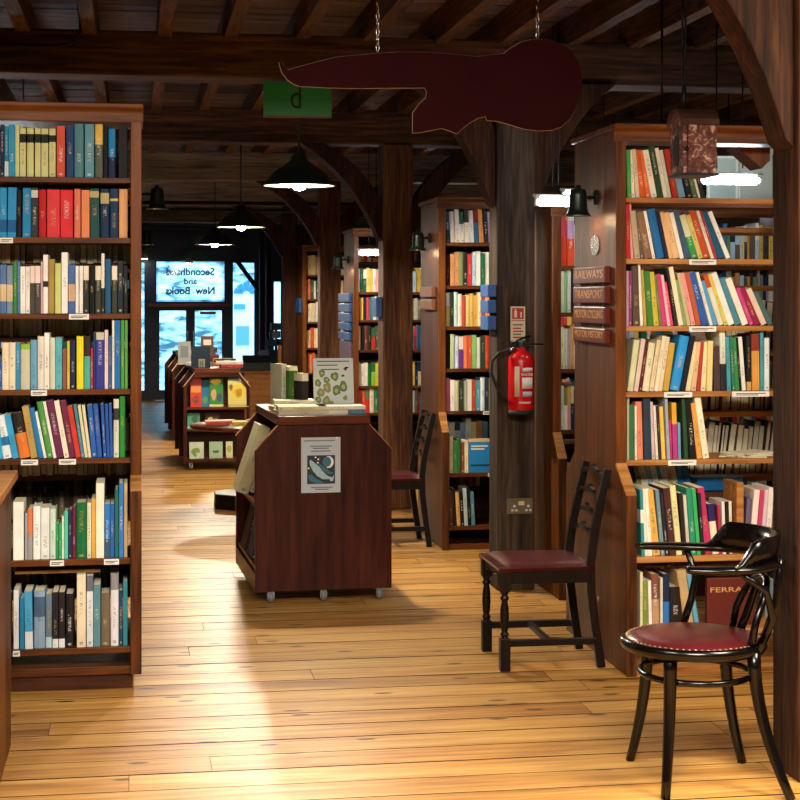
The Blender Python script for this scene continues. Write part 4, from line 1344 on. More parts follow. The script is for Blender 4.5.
ipart('sheet', [(px0, pz0), (px1, pz0), (px1, pz1), (px0, pz1)], -0.002, -0.0006, 'pale')
qx0, qz0 = isl(307, 484)
qx1, qz1 = isl(335, 455)
ipart('picture', [(qx0, qz0), (qx1, qz0), (qx1, qz1), (qx0, qz1)], -0.003, -0.002, 'navy')
W_, H_ = qx1 - qx0, qz1 - qz0
Q = lambda a, b: (qx0 + W_ * a, qz0 + H_ * b)
mo = []
for i in range(13):
    a = math.radians(-105 + 210 * i / 12)
    mo.append(Q(0.76 + 0.19 * math.cos(a), 0.76 + 0.21 * math.sin(a)))
for i in range(13):
    a = math.radians(95 - 190 * i / 12)
    mo.append(Q(0.70 + 0.16 * math.cos(a), 0.77 + 0.18 * math.sin(a)))
ipart('moon', mo, -0.0036, -0.003, 'white')
ipart('moon_disc', [Q(0.70 + 0.15 * math.cos(2 * PI * i / 16), 0.77 + 0.17 * math.sin(2 * PI * i / 16)) for i in range(16)], -0.0033, -0.003, 'teal')
ipart('fish_body', [Q(*p) for p in [(0.08, 0.82), (0.14, 0.84), (0.26, 0.74), (0.42, 0.62), (0.56, 0.44), (0.74, 0.27), (0.9, 0.22), (0.97, 0.32), (0.93, 0.1), (0.84, 0.08), (0.8, 0.16), (0.56, 0.16), (0.36, 0.28), (0.2, 0.46), (0.1, 0.66)]], -0.0036, -0.003, 'fish')
ipart('fish_body', [Q(*p) for p in [(0.4, 0.72), (0.6, 0.6), (0.82, 0.42), (0.94, 0.4), (0.9, 0.34), (0.76, 0.34), (0.58, 0.46)]], -0.0034, -0.003, 'teal')
ipart('wave', [Q(*p) for p in [(0.03, 0.3), (0.15, 0.34), (0.3, 0.2), (0.5, 0.1), (0.6, 0.04), (0.3, 0.03), (0.1, 0.1)]], -0.0034, -0.003, 'teal')
for c in ((0.3, 0.93), (0.4, 0.86), (0.05, 0.55), (0.38, 0.74)):
    ipart('star', [Q(c[0] + 0.035 * math.cos(2 * PI * i / 6), c[1] + 0.035 * math.sin(2 * PI * i / 6)) for i in range(6)], -0.0034, -0.003, 'white')
for z, a, b2 in ((0.93, 0.06, 0.86), (0.83, 0.22, 0.78), (0.79, 0.3, 0.7), (0.74, 0.25, 0.75), (0.085, 0.25, 0.8), (0.05, 0.35, 0.7)):
    xx0, xx1, zz = px0 + (px1 - px0) * a, px0 + (px1 - px0) * b2, pz0 + (pz1 - pz0) * z
    ipart('print_line', [(xx0, zz), (xx1, zz), (xx1, zz + 0.006), (xx0, zz + 0.006)], -0.0026, -0.002, plain('grey_print', '6f7a86', 0.6))
ipart('pin', [(px1 - 0.02 + 0.005 * math.cos(2 * PI * i / 8), pz1 - 0.004 + 0.005 * math.sin(2 * PI * i / 8)) for i in range(8)], -0.005, -0.002, 'white')

# things on top of the island
IT = ZT + 0.0455


def on_island(x, y, z, rz=0.0):
    return MI1 @ Matrix.Translation((x, y, z)) @ Matrix.Rotation(rz, 4, 'Z')


def flat_book(w, d, h, col, x, y, z, rz, label, group='books on the display island', hard=True, frame=MI1, band=None):
    """lying book: thickness w, page depth d, spine length h along local x"""
    X = frame @ Matrix.Translation((x, y, z)) @ Matrix.Rotation(rz, 4, 'Z') @ Matrix.Rotation(PI / 2, 4, 'Y') @ Matrix.Translation((-w / 2, 0, -h / 2))
    return one_book(w, d, h, col, X, label, group, band, hard)


flat_book(0.022, 0.2, 0.26, 'c9c2a8', -0.10, 0.02, IT, 0.03, 'pale flat book at the bottom of the stack on the island')
flat_book(0.024, 0.19, 0.25, 'd4cda8', -0.105, 0.025, IT + 0.0225, -0.04, 'cream flat book second from bottom in the island stack')
flat_book(0.03, 0.15, 0.22, 'cfc79c', -0.11, 0.30, IT, 0.1, 'yellowish flat book behind the stack on the island')
flat_book(0.03, 0.15, 0.21, 'd9d2b4', -0.11, 0.31, IT + 0.0305, -0.06, 'cream flat book on top of the rear stack on the island')
flat_book(0.026, 0.17, 0.24, '5a7a8c', 0.10, 0.03, IT, 0.0, 'grey blue flat book under the white one on the island', band=(0.0, 0.62, 'd8d6c8'))
flat_book(0.02, 0.17, 0.24, 'e2dfc8', 0.10, 0.025, IT + 0.0265, 0.02, 'white flat book in front of the flower book')
# flower book, face out and propped up
f0x, f1x = isl(314, 410)[0] + 0.036, isl(354, 410)[0] + 0.04
fz1 = isl(330, 361)[1]
fw = f1x - f0x
FY = 0.215
fbk = thing('book', 'white flower book with green leaves standing up on the island', 'book', tuple(MI1 @ Vector(((f0x + f1x) / 2, FY, IT))), math.radians(2.3))
Rf = MI1 @ Matrix.Translation(((f0x + f1x) / 2, FY, IT)) @ Matrix.Rotation(math.radians(-9), 4, 'X')
fh = (fz1 - IT) * 1.03


def fpart(name, poly, y0, y1, mat):
    mb = MB()
    mb.X = Rf
    return mb.prism(poly, 'y', y0, y1).build(name, mat, fbk)


ivory = plain('flower_cover', 'c9cfcb', 0.4)
fpart('cover', [(-fw / 2, 0), (fw / 2, 0), (fw / 2, fh), (-fw / 2, fh)], 0.0, 0.003, ivory)
fpart('pages', [(-fw / 2 + 0.003, 0.003), (fw / 2 - 0.004, 0.003), (fw / 2 - 0.004, fh - 0.003), (-fw / 2 + 0.003, fh - 0.003)], 0.003, 0.026, 'paper')
fpart('cover', [(-fw / 2, 0), (fw / 2, 0), (fw / 2, fh), (-fw / 2, fh)], 0.026, 0.029, ivory)
FQ = lambda a, b: ((a - 0.5) * fw, b * fh)
rr_ = random.Random(3)
for (cx, cy, r, mt) in [(0.2, 0.72, 0.09, 'leafg'), (0.52, 0.66, 0.105, 'leafg'), (0.32, 0.6, 0.08, 'leafg'), (0.1, 0.54, 0.08, 'leafg'), (0.32, 0.46, 0.11, 'leafo'), (0.17, 0.37, 0.1, 'leafo'),
                        (0.56, 0.40, 0.12, 'leafg'), (0.74, 0.47, 0.125, 'leafg'), (0.3, 0.22, 0.11, 'leafo'), (0.1, 0.24, 0.08, 'leafg'), (0.78, 0.27, 0.055, 'leafo'), (0.12, 0.1, 0.07, 'leafo'),
                        (0.44, 0.16, 0.06, 'leafo')]:
    poly = []
    for i in range(10):
        a = 2 * PI * i / 10
        q = r * rr_.uniform(0.75, 1.15)
        poly.append(FQ(cx + q * math.cos(a), cy + 0.85 * q * math.sin(a)))
    fpart('leaf', poly, -0.0008 - rr_.random() * 0.0005, 0.0, mt)
    if r > 0.075:
        vein = [FQ(cx + r * 0.45 * math.cos(2 * PI * i / 7 + cx * 9) * rr_.uniform(0.6, 1.1), cy + r * 0.4 * math.sin(2 * PI * i / 7 + cx * 9)) for i in range(7)]
        fpart('leaf_centre', vein, -0.0018, -0.0012, 'leafp')
fpart('bird', [FQ(*p) for p in [(0.72, 0.78), (0.8, 0.84), (0.9, 0.83), (0.84, 0.8), (0.8, 0.76), (0.76, 0.8)]], -0.0008, 0.0, 'black')
fpart('bird', [FQ(*p) for p in [(0.68, 0.67), (0.74, 0.7), (0.78, 0.67), (0.73, 0.65)]], -0.0008, 0.0, 'black')
for z, a, b2 in ((0.93, 0.08, 0.9), (0.86, 0.08, 0.6), (0.78, 0.2, 0.64)):
    fpart('print_line', [FQ(a, z), FQ(b2, z), FQ(b2, z + 0.022), FQ(a, z + 0.022)], -0.0006, 0.0, plain('blue_grey_print', '55646e', 0.6))
# books standing behind it
x0i = isl(295, 410)[0]
one_book(0.05, 0.15, 0.235, '3f6a2c', on_island(x0i + 0.05, 0.42, IT, 0.25), 'green upright book left of the flower book', 'books on the display island', (0.9, 1.0, 'c8ccb8'))
one_book(0.04, 0.15, 0.20, 'd9d2bc', on_island(x0i + 0.10, 0.33, IT, 0.3), 'cream upright book just behind the flower book', 'books on the display island', (0.3, 0.8, '2c2420'))
one_book(0.03, 0.15, 0.245, 'c4c8b4', on_island(x0i + 0.005, 0.46, IT, 0.3), 'pale green upright book leftmost on the island top', 'books on the display island')
# books leaning on the sloped left side
for i, (yq, w_, h_, c, lab) in enumerate([(0.50, 0.06, 0.44, 'd6d0a8', 'tall cream book leaning on upper left side of the island'),
                                          (0.46, 0.02, 0.40, 'e8e6dc', 'thin white book leaning behind the tall cream one on island'),
                                          (0.44, 0.02, 0.36, '6a5a60', 'grey magazine leaning on the left side of the island')]):
    X = MI1 @ Matrix.Translation((-0.392 + (0, 0.066, 0.09)[i], yq, 0.515)) @ Matrix.Rotation(math.radians(19), 4, 'Y') @ Matrix.Rotation(0.0, 4, 'Z') @ Matrix.Translation((w_ / 2, 0, 0))
    one_book(w_, 0.26, h_ * 0.85, c, X, lab, 'books on the display island', None, False)
for i, (yq, c) in enumerate([(0.30, '1d3a5a'), (0.62, '3a2a24')]):
    X = MI1 @ Matrix.Translation((-0.34, yq, 0.185)) @ Matrix.Rotation(math.radians(14), 4, 'Y') @ Matrix.Translation((0.012, 0, 0))
    one_book(0.024, 0.22, 0.24, c, X, ['navy book leaning on lower left shelf of the island', 'brown book deep on lower left shelf of the island'][i], 'books on the display island')

# --- second and third islands, open shelves facing the camera


def open_island(label, px_l, px_r, py_f, n_rims, depth, zscale=1.0):
    p = fl((px_l + px_r) / 2, py_f)
    hw = (X_(px_r, p.y) - X_(px_l, p.y)) / 2
    root = thing('display_island', label, 'display stand', (p.x, p.y, 0), math.radians(1.5), group='wheeled display islands')
    zs, zt, ht = 0.76 * zscale, 0.89 * zscale, hw * 0.66
    out = island_poly(hw, 0.06, zs, zt, ht)
    for k in range(n_rims):
        y_ = depth * k / max(n_rims - 1, 1)
        if k == 0:
            # frame: stiles, chamfered shoulders, rail
            for s in (-1, 1):
                MB().prism([(s * hw, 0.06), (s * (hw - 0.03), 0.06), (s * (hw - 0.03), zs - 0.012), (s * ht, zt - 0.04), (s * ht, zt), (s * hw, zs)], 'y', y_, y_ + 0.026).build('stile', 'island', root, 0.002, local=True)
                MB().prism([(s * hw, zs), (s * (hw + 0.006), zs + 0.003), (s * (ht + 0.006), zt + 0.002), (s * ht, zt)], 'y', y_ - 0.002, y_ + 0.026).build('pale_edge', 'cream', root, local=True)  # cream strip paints a white highlight along the chamfer
            MB().box(-ht, ht, y_, y_ + 0.026, zt - 0.04, zt).build('rail', 'island_x', root, local=True)
        else:
            MB().prism(out, 'y', y_, y_ + 0.026).build('end_panel', 'island', root, 0.002, local=True)
            MB().prism([(-hw, zs), (-hw - 0.006, zs + 0.003), (-ht - 0.006, zt + 0.002), (-ht, zt)], 'y', y_ - 0.002, y_ + 0.028).build('pale_edge', 'cream', root, local=True)  # same painted highlight on the left chamfer
    MB().box(-ht - 0.01, ht + 0.01, -0.01, depth + 0.03, zt, zt + 0.04).build('top_board', 'island_x', root, 0.003, local=True)
    MB().box(-hw + 0.03, hw - 0.03, 0.20, 0.215, 0.08, zt - 0.01).build('back_board', 'case_in', root, local=True)
    for z in (0.08, 0.35, 0.545):
        MB().box(-hw + 0.028, hw - 0.028, 0.0, 0.2, z, z + 0.02).build('shelf', 'island_x', root, local=True)
    for s in (-1, 1):
        for y_ in (0.06, depth - 0.05):
            caster(root, s * (hw - 0.07), y_)
    return root, hw, zt


I2, hw2, zt2_ = open_island('open display island with bright face-out books', 183.5, 250, 470, 3, 1.5, 0.985)
MI2 = WORLD[I2.name]
I3, hw3, zt3_ = open_island('farther display island nearest the entrance doors', 172, 228, 441, 3, 1.8)
MI3 = WORLD[I3.name]


def facebook(root_M, x, y, z, w, h, t, base, blocks, label, tilt=8, group='face-out books on the open island', rz=0.0):
    r = thing('book', label, 'book', tuple(root_M @ Vector((x, y, z))), rz, group)
    R = root_M @ Matrix.Translation((x, y, z)) @ Matrix.Rotation(rz, 4, 'Z') @ Matrix.Rotation(math.radians(-tilt), 4, 'X')
    mb = MB()
    mb.X = R
    mb.prism([(-w / 2, 0), (w / 2, 0), (w / 2, h), (-w / 2, h)], 'y', 0, t).build('cover', plain('cover_' + base, base, 0.5, spec=0.15), r)
    for (a0, a1, b0, b1, c) in blocks:
        mb = MB()
        mb.X = R
        n_ = 10
        if c[0] == '*':      # irregular picture patch
            c = c[1:]
            poly = [((((a0 + a1) / 2) + (a1 - a0) / 2 * math.cos(2 * PI * i / n_) * (0.8 + 0.2 * ((i * 7) % 3) / 2) - 0.5) * w, ((b0 + b1) / 2 + (b1 - b0) / 2 * math.sin(2 * PI * i / n_) * (0.8 + 0.2 * ((i * 5) % 3) / 2)) * h) for i in range(n_)]
        else:
            poly = [((a0 - 0.5) * w, b0 * h), ((a1 - 0.5) * w, b0 * h), ((a1 - 0.5) * w, b1 * h), ((a0 - 0.5) * w, b1 * h)]
        mb.prism(poly, 'y', -0.001, 0.0).build('print_patch', plain('print_' + c, c, 0.5), r)
    return r


def i2x(px):
    return (MI2.inverted() @ at(px, 400, (MI2 @ Vector((0, 0, 0))).y)).x


zsA = 0.566
facebook(MI2, i2x(196.5), 0.07, zsA, 0.098, 0.26, 0.02, 'd8432a', [(0.1, 0.9, 0.74, 0.94, 'b02a1c'), (0.05, 0.95, 0.5, 0.72, 'e89038'), (0.15, 0.85, 0.1, 0.42, '*8a2a24'), (0.3, 0.7, 0.2, 0.36, '*e8c8a8')], 'red and orange face-out book on the open island')
facebook(MI2, i2x(206), 0.11, zsA, 0.07, 0.24, 0.02, '2f7fa8', [(0.1, 0.9, 0.1, 0.4, '*4a9a5a')], 'blue face-out book behind the red and orange one')
facebook(MI2, i2x(217), 0.07, zsA, 0.125, 0.26, 0.02, '3f8a44', [(0.05, 0.95, 0.76, 0.97, '*f0dc24'), (0.1, 0.55, 0.2, 0.65, '*c8a060'), (0.5, 0.95, 0.15, 0.5, '*2a4a6a'), (0.0, 1.0, 0.0, 0.08, 'e8d890')], 'green book with a yellow title, centre of open island')
facebook(MI2, i2x(236), 0.11, zsA, 0.13, 0.26, 0.02, '8aa8a0', [(0.05, 0.95, 0.8, 0.95, 'c8d8d0')], 'grey green face-out book behind the yellow one')
facebook(MI2, i2x(238.5), -0.0, zsA, 0.185, 0.235, 0.02, 'd8c870', [(0.12, 0.9, 0.3, 0.9, '*e4c81c'), (0.3, 0.75, 0.35, 0.75, '*d8a820'), (0.05, 0.25, 0.6, 0.9, '*6a5a30'), (0.0, 1.0, 0.0, 0.12, 'b8b860')], 'yellow picture book, largest on the open island')
facebook(MI2, i2x(194), 0.05, 0.371, 0.11, 0.14, 0.02, '4f9a7a', [(0.3, 0.9, 0.3, 0.9, '*1c5a44'), (0.0, 1.0, 0.0, 0.15, 'a8d0c0')], 'green face-out book on the middle shelf of the open island')
facebook(MI2, i2x(213), 0.05, 0.371, 0.13, 0.14, 0.02, '3a2a1c', [(0.1, 0.6, 0.1, 0.8, '*c8a848'), (0.5, 0.95, 0.2, 0.7, '*a8502c')], 'dark gold face-out book on the middle shelf of open island')
facebook(MI2, i2x(197), 0.05, 0.101, 0.13, 0.15, 0.02, 'c8d4b8', [(0.1, 0.8, 0.1, 0.7, '*7a9a48'), (0.4, 0.75, 0.1, 0.4, '*e8eee0')], 'pale green face-out book at left on the lowest island shelf')
facebook(MI2, i2x(216.5), 0.05, 0.101, 0.12, 0.15, 0.02, 'a8c4a0', [(0.2, 0.8, 0.3, 0.5, '*4a6a44')], 'sage green face-out book, centre of the lowest island shelf')
facebook(MI2, i2x(230), 0.05, 0.101, 0.06, 0.15, 0.02, 'd8d8a8', [(0.1, 0.9, 0.3, 0.8, '*b8b058')], 'yellowish face-out book at right on lowest island shelf')
# items on top of the second island
zt = zt2_ + 0.0405
facebook(MI2, i2x(201), 0.02, zt, 0.17, 0.20, 0.03, '16283a', [(0.38, 0.72, 0.04, 0.42, '8f8f6a'), (0.44, 0.66, 0.04, 0.34, '56604c')], 'dark navy book standing on top of the open island', 6, 'things on top of the open island')
flat_book(0.03, 0.16, 0.20, 'a3383a', 0.14, 0.02, zt, 0.05, 'red flat book on top of the open island', 'things on top of the open island', frame=MI2)
flat_book(0.03, 0.15, 0.24, 'd8ccb8', 0.12, 0.03, zt + 0.0305, -0.05, 'cream flat book above the red one on open island', 'things on top of the open island', frame=MI2)
flat_book(0.035, 0.16, 0.2, 'c07a5c', 0.10, 0.5, zt, 0.3, 'tan flat book farther back on the open island', 'things on top of the open island', frame=MI2)
flat_book(0.03, 0.16, 0.2, '2c2428', 0.12, 0.52, zt + 0.0355, 0.1, 'black flat book on the tan one on open island', 'things on top of the open island', frame=MI2)
flat_book(0.03, 0.15, 0.22, 'd0d4d8', -0.13, 0.6, zt, -0.2, 'pale flat book behind the navy one on open island', 'things on top of the open island', frame=MI2)
facebook(MI2, i2x(190), 0.9, zt, 0.12, 0.22, 0.03, 'c8ccc8', [(0.2, 0.8, 0.3, 0.8, '8a9aa0')], 'white card standing far back on the open island', 6, 'things on top of the open island')
facebook(MI3, 0.10, 0.3, zt3_ + 0.041, 0.14, 0.2, 0.03, '5a3a34', [(0.2, 0.8, 0.5, 0.8, 'c8b8a8')], 'brown book standing on the farther island', 6, 'things on top of the farther island')
flat_book(0.05, 0.18, 0.26, 'd8dce0', -0.1, 0.2, zt3_ + 0.0405, 0.1, 'white flat book on the farther island', 'things on top of the farther island', frame=MI3)
flat_book(0.06, 0.18, 0.24, '3a3444', 0.1, 0.7, zt3_ + 0.0405, -0.2, 'dark thick book lying on the farther island', 'things on top of the farther island', frame=MI3)

# --- round pedestal table between the islands
tp = fl(244, 507)
rt = thing('round_table', 'small round pedestal table with books in front of open island', 'table', (tp.x, tp.y, 0))
rz_ = at(244, 424, tp.y).z
TR = X_(244, tp.y) - X_(190, tp.y)
MB().lathe([(0, rz_ - 0.03), (TR - 0.02, rz_ - 0.03), (TR, rz_ - 0.022), (TR, rz_ - 0.006), (TR - 0.006, rz_), (0, rz_)], 36).build('table_top', 'island_x', rt, local=True)
MB().lathe([(0.0, 0.105), (0.06, 0.105), (0.06, 0.12), (0.03, 0.14), (0.026, 0.3), (0.045, 0.42), (0.03, 0.5), (0.04, rz_ - 0.03), (0, rz_ - 0.03)], 16).build('pedestal', 'chair', rt, local=True)
mb = MB().prism([(0.235 * math.cos(2 * PI * (i + 0.5) / 8), 0.235 * math.sin(2 * PI * (i + 0.5) / 8)) for i in range(8)], 'z', 0.0, 0.11)
mb.build('base', 'chair', rt, 0.008, local=True)
MT = WORLD[rt.name]
for i, (x, y_, w_, d_, h_, c, rz, lab) in enumerate([(-0.20, -0.16, 0.035, 0.11, 0.17, 'c85a48', 0.05, 'red flat book on the round table'), (-0.13, -0.04, 0.03, 0.11, 0.17, 'c87a5c', 0.3, 'tan flat book behind the red one on round table'),
                                                     (-0.04, -0.2, 0.03, 0.11, 0.12, 'd8b84a', -0.1, 'yellow flat book on the round table'), (0.09, -0.16, 0.03, 0.1, 0.12, 'd8d8c0', 0.5, 'pale open book on the round table'),
                                                     (0.07, 0.0, 0.03, 0.1, 0.13, '9aa89a', -0.4, 'grey green flat book at back of the round table')]):
    flat_book(w_, d_, h_, c, x, y_, rz_ + 0.0005, rz, lab, 'books on the round table', frame=MT)

# ------------------------------------------------------------------ chairs


def ladder_chair(label, loc, rz, k=1.0, hb=0.83, hs=0.43):
    r = thing('dining_chair', label, 'chair', loc, rz, group='dark ladder-back chairs')
    fx, rx, hy = -0.19, 0.18, 0.195
    for s in (-1, 1):
        # turned front legs with square blocks
        c = (fx, s * hy, 0)
        mb = MB().box(fx - 0.021, fx + 0.021, s * hy - 0.021, s * hy + 0.021, 0, 0.135)
        mb.lathe([(0.018, 0.135), (0.013, 0.142), (0.02, 0.152), (0.012, 0.162), (0.016, 0.175), (0.019, 0.22), (0.0175, 0.26), (0.012, 0.29), (0.02, 0.302), (0.012, 0.314), (0.018, 0.325), (0.018, 0.33)], 14, c=c, cap=False)
        mb.box(fx - 0.022, fx + 0.022, s * hy - 0.022, s * hy + 0.022, 0.33, hs - 0.012)
        mb.build('front_leg', 'chair', r, 0.002, local=True)
        # rear leg running up into the back post
        pts = [(rx + 0.045, s * (hy - 0.01), 0.0), (rx + 0.02, s * (hy - 0.01), 0.16), (rx + 0.0, s * (hy - 0.01), 0.32), (rx - 0.002, s * (hy - 0.01), 0.44), (rx + 0.015, s * (hy - 0.012), 0.56), (rx + 0.045, s * (hy - 0.014), 0.70), (rx + 0.075, s * (hy - 0.016), hb)]
        MB().tube(pts, [1, 1.05, 1.1, 1.1, 1.0, 0.95, 0.85], 4, flat=(0.021, 0.024), smooth=False, up=(1, 0, 0.05)).build('rear_leg', 'chair', r, 0.002, local=True)
        # side stretcher and seat rail
        MB().box(fx, rx + 0.02, s * hy - 0.011, s * hy + 0.011, 0.10, 0.128).build('stretcher', 'chair', r, 0.002, local=True)
        MB().box(fx, rx, s * hy - 0.012, s * hy + 0.012, hs - 0.07, hs - 0.012).build('seat_rail', 'chair', r, 0.002, local=True)
    MB().box(-0.01, 0.014, -hy, hy, 0.104, 0.126).build('stretcher', 'chair', r, 0.002, local=True)
    MB().box(rx - 0.012, rx + 0.012, -hy, hy, hs - 0.07, hs - 0.012).build('seat_rail', 'chair', r, 0.002, local=True)
    # shaped front rail
    poly = [(-hy, hs - 0.012), (hy, hs - 0.012), (hy, hs - 0.085), (hy * 0.7, hs - 0.065), (hy * 0.35, hs - 0.045), (0, hs - 0.06), (-hy * 0.35, hs - 0.045), (-hy * 0.7, hs - 0.065), (-hy, hs - 0.085)]
    MB().prism(poly, 'x', fx - 0.012, fx + 0.012).build('seat_rail', 'chair', r, 0.002, local=True)
    # leather seat pad, domed, slightly dished to the front edge
    nx, ny = 12, 12
    v, f = [], []
    x0, x1, y0, y1 = fx - 0.028, rx + 0.015, -hy - 0.026, hy + 0.026
    for i in range(nx + 1):
        for j in range(ny + 1):
            a, b_ = i / nx, j / ny
            e = min(1, 6 * min(a, 1 - a)) * min(1, 6 * min(b_, 1 - b_))
            v.append((x0 + (x1 - x0) * a, (y0 + (y1 - y0) * b_) * (1 - 0.06 * a), hs - 0.004 + 0.02 * e ** 0.5))
    for i in range(nx):
        for j in range(ny):
            q = i * (ny + 1) + j
            f.append((q, q + ny + 1, q + ny + 2, q + 1))
    o2 = len(v)
    ring = [i * (ny + 1) for i in range(nx + 1)] + [nx * (ny + 1) + j for j in range(1, ny + 1)] + [i * (ny + 1) + ny for i in range(nx - 1, -1, -1)] + [j for j in range(ny - 1, 0, -1)]
    for q in ring:
        v.append((v[q][0], v[q][1], hs - 0.016))
    L_ = len(ring)
    for i in range(L_):
        f.append((ring[i], o2 + i, o2 + (i + 1) % L_, ring[(i + 1) % L_])[::-1] if False else (ring[(i + 1) % L_], o2 + (i + 1) % L_, o2 + i, ring[i]))
    f.append(tuple(o2 + i for i in range(L_)))
    mb = MB()
    mb.add(v, f, 0, True)
    mb.build('seat', 'leather', r, local=True)
    # wavy carved slats
    for k_, z in enumerate((0.545, 0.625, 0.705, hb - 0.04)):
        t_ = (z - 0.44) / (hb - 0.44)
        xx = rx + 0.005 + 0.065 * t_ ** 1.2
        n_ = 16
        top, bot = [], []
        for i in range(n_ + 1):
            a = i / n_
            yy = (-hy + 0.02) + (2 * hy - 0.04) * a
            arch = 0.022 * math.sin(PI * a)
            wv = 0.008 * math.cos(4 * PI * a) + 0.004 * math.cos(12 * PI * a)
            top.append((yy, z + 0.011 + arch + wv))
            bot.append((yy, z - 0.010 + arch * 0.95 - 0.004 * math.cos(4 * PI * a)))
        MB().prism(top + bot[::-1], 'x', xx - 0.008, xx + 0.008).build('back_slat', 'chair', r, local=True)
    return r


ca = (fl(510.4, 670.5) + fl(484.6, 650) + fl(598, 667.5) + fl(572, 649.5)) / 4
ladder_chair('dark ladder-back chair with oxblood leather seat beside the right bookcase', (ca.x - 0.01, ca.y, 0), math.radians(-1))
cb2 = fl(429.5, 544)
ladder_chair('dark chair half hidden behind the island, beside the far post', (cb2.x - 0.245, cb2.y + 0.08, 0), math.radians(0))


def bentwood(label, loc, rz):
    r = thing('bentwood_chair', label, 'chair', loc, rz)
    zs = 0.45
    # seat rim and pad
    MB().lathe([(0.205, zs - 0.03), (0.228, zs - 0.028), (0.236, zs - 0.012), (0.232, zs + 0.004), (0.22, zs + 0.008), (0.205, zs + 0.004), (0.2, zs - 0.01)], 40, cap=False).build('seat_rim', 'ebony', r, local=True)
    MB().lathe([(0.218, zs - 0.004), (0.21, zs + 0.008), (0.18, zs + 0.018), (0.12, zs + 0.026), (0.05, zs + 0.029), (0.0, zs + 0.029)], 40, cap=True).build('seat_pad', 'leather', r, local=True)
    st = MB()
    for i in range(70):
        a = 2 * PI * i / 70
        st.lathe([(0.0045, 0.0), (0.004, 0.002), (0.0, 0.0035)], 6, c=(0.2135 * math.cos(a), 0.2135 * math.sin(a), zs + 0.0065))
    so_ = st.build('studs', 'stud', r, local=True)
    so_['kind'] = 'stuff'
    # legs
    legs = {'A': ((-0.125, 0.135), (-0.175, 0.205)), 'B': ((-0.10, -0.165), (-0.125, -0.225)), 'C': ((0.13, 0.14), (0.195, 0.175)), 'D': ((0.165, -0.145), (0.262, -0.235))}
    for nm, (tp_, bt_) in legs.items():
        pts, rr = [], []
        for i in range(9):
            s = i / 8
            k = s ** 1.9
            pts.append((tp_[0] + (bt_[0] - tp_[0]) * k, tp_[1] + (bt_[1] - tp_[1]) * k, (zs - 0.012) * (1 - s)))
            rr.append(0.0225 - 0.0075 * s)
        MB().tube(pts, rr, 10, up=(1, 0, 0)).build('leg', 'ebony', r, local=True)
    # ring stretcher
    MB().tube([(0.178 * math.cos(2 * PI * i / 32) + 0.008, 0.185 * math.sin(2 * PI * i / 32), 0.345) for i in range(32)], 0.0105, 8, closed=True).build('stretcher_ring', 'ebony', r, local=True)
    # rear posts from the seat up to the crest
    for s in (-1, 1):
        MB().tube([(0.16, s * 0.14, zs - 0.05), (0.205, s * 0.15, zs + 0.05), (0.235, s * 0.15, zs + 0.14), (0.245, s * 0.145, 0.68), (0.25, s * 0.14, 0.735)], [0.015, 0.015, 0.014, 0.013, 0.012], 10, up=(1, 0, 0)).build('back_post', 'ebony', r, local=True)
    # bent arm bow
    bow = [(-0.145, 0.245, 0.712), (-0.06, 0.258, 0.71), (0.04, 0.258, 0.708), (0.13, 0.235, 0.708), (0.20, 0.18, 0.71), (0.245, 0.10, 0.713), (0.258, 0.0, 0.714), (0.245, -0.10, 0.713), (0.20, -0.18, 0.71), (0.13, -0.225, 0.708), (0.04, -0.24, 0.708), (-0.06, -0.236, 0.71)]
    sm = []
    P = [Vector(p) for p in bow]
    for i in range(len(P) - 1):
        p0, p1, p2, p3 = P[max(i - 1, 0)], P[i], P[i + 1], P[min(i + 2, len(P) - 1)]
        for q in range(4):
            t_ = q / 4
            sm.append(0.5 * ((2 * p1) + (-p0 + p2) * t_ + (2 * p0 - 5 * p1 + 4 * p2 - p3) * t_ ** 2 + (-p0 + 3 * p1 - 3 * p2 + p3) * t_ ** 3))
    sm.append(P[-1])
    n_ = len(sm)
    MB().tube(sm, [0.75 + 0.25 * min(1, i / 4, (n_ - 1 - i) / 4) for i in range(n_)], 12, flat=(0.029, 0.014)).build('arm_bow', 'ebony', r, local=True)
    # crest: tall curved panel round the back
    v, f = [], []
    m_ = 28
    for i in range(m_ + 1):
        a = math.radians(-72 + 144 * i / m_)
        e = min(1.0, (1 - abs(2 * i / m_ - 1)) / 0.28)
        e = e * e * (3 - 2 * e)
        zt_ = 0.718 + 0.082 * e
        for (rad, z) in ((0.246, 0.705), (0.262, zt_), (0.284, zt_ - 0.002), (0.268, 0.705)):
            v.append((rad * math.cos(a) * 0.98 + 0.0, rad * math.sin(a), z))
    for i in range(m_):
        for j in range(4):
            f.append((i * 4 + j, i * 4 + (j + 1) % 4, (i + 1) * 4 + (j + 1) % 4, (i + 1) * 4 + j))
    f.append((3, 2, 1, 0))
    f.append(tuple(m_ * 4 + j for j in range(4)))
    mb = MB()
    mb.add(v, f, 0, True)
    o = mb.build('crest', 'ebony', r, local=True)
    # inner hoop of the back and front arm supports
    hoop = []
    for i in range(17):
        a = PI * i / 16
        hoop.append((0.155 + 0.075 * math.sin(a), 0.15 * math.cos(a), zs + 0.0 + 0.20 * math.sin(a) ** 0.6))
    MB().tube(hoop, 0.0125, 8, up=(1, 0, 0)).build('back_hoop', 'ebony', r, local=True)
    MB().tube([(0.0, 0.215, zs - 0.01), (0.035, 0.235, zs + 0.08), (0.055, 0.25, zs + 0.17), (0.02, 0.258, 0.706)], [0.014, 0.013, 0.012, 0.011], 8, up=(1, 0, 0)).build('arm_support', 'ebony', r, local=True)
    MB().tube([(0.19, -0.155, zs + 0.02), (0.215, -0.19, zs + 0.10), (0.19, -0.21, zs + 0.19), (0.10, -0.232, 0.704)], [0.014, 0.013, 0.012, 0.011], 8, up=(1, 0, 0)).build('arm_support', 'ebony', r, local=True)
    return r


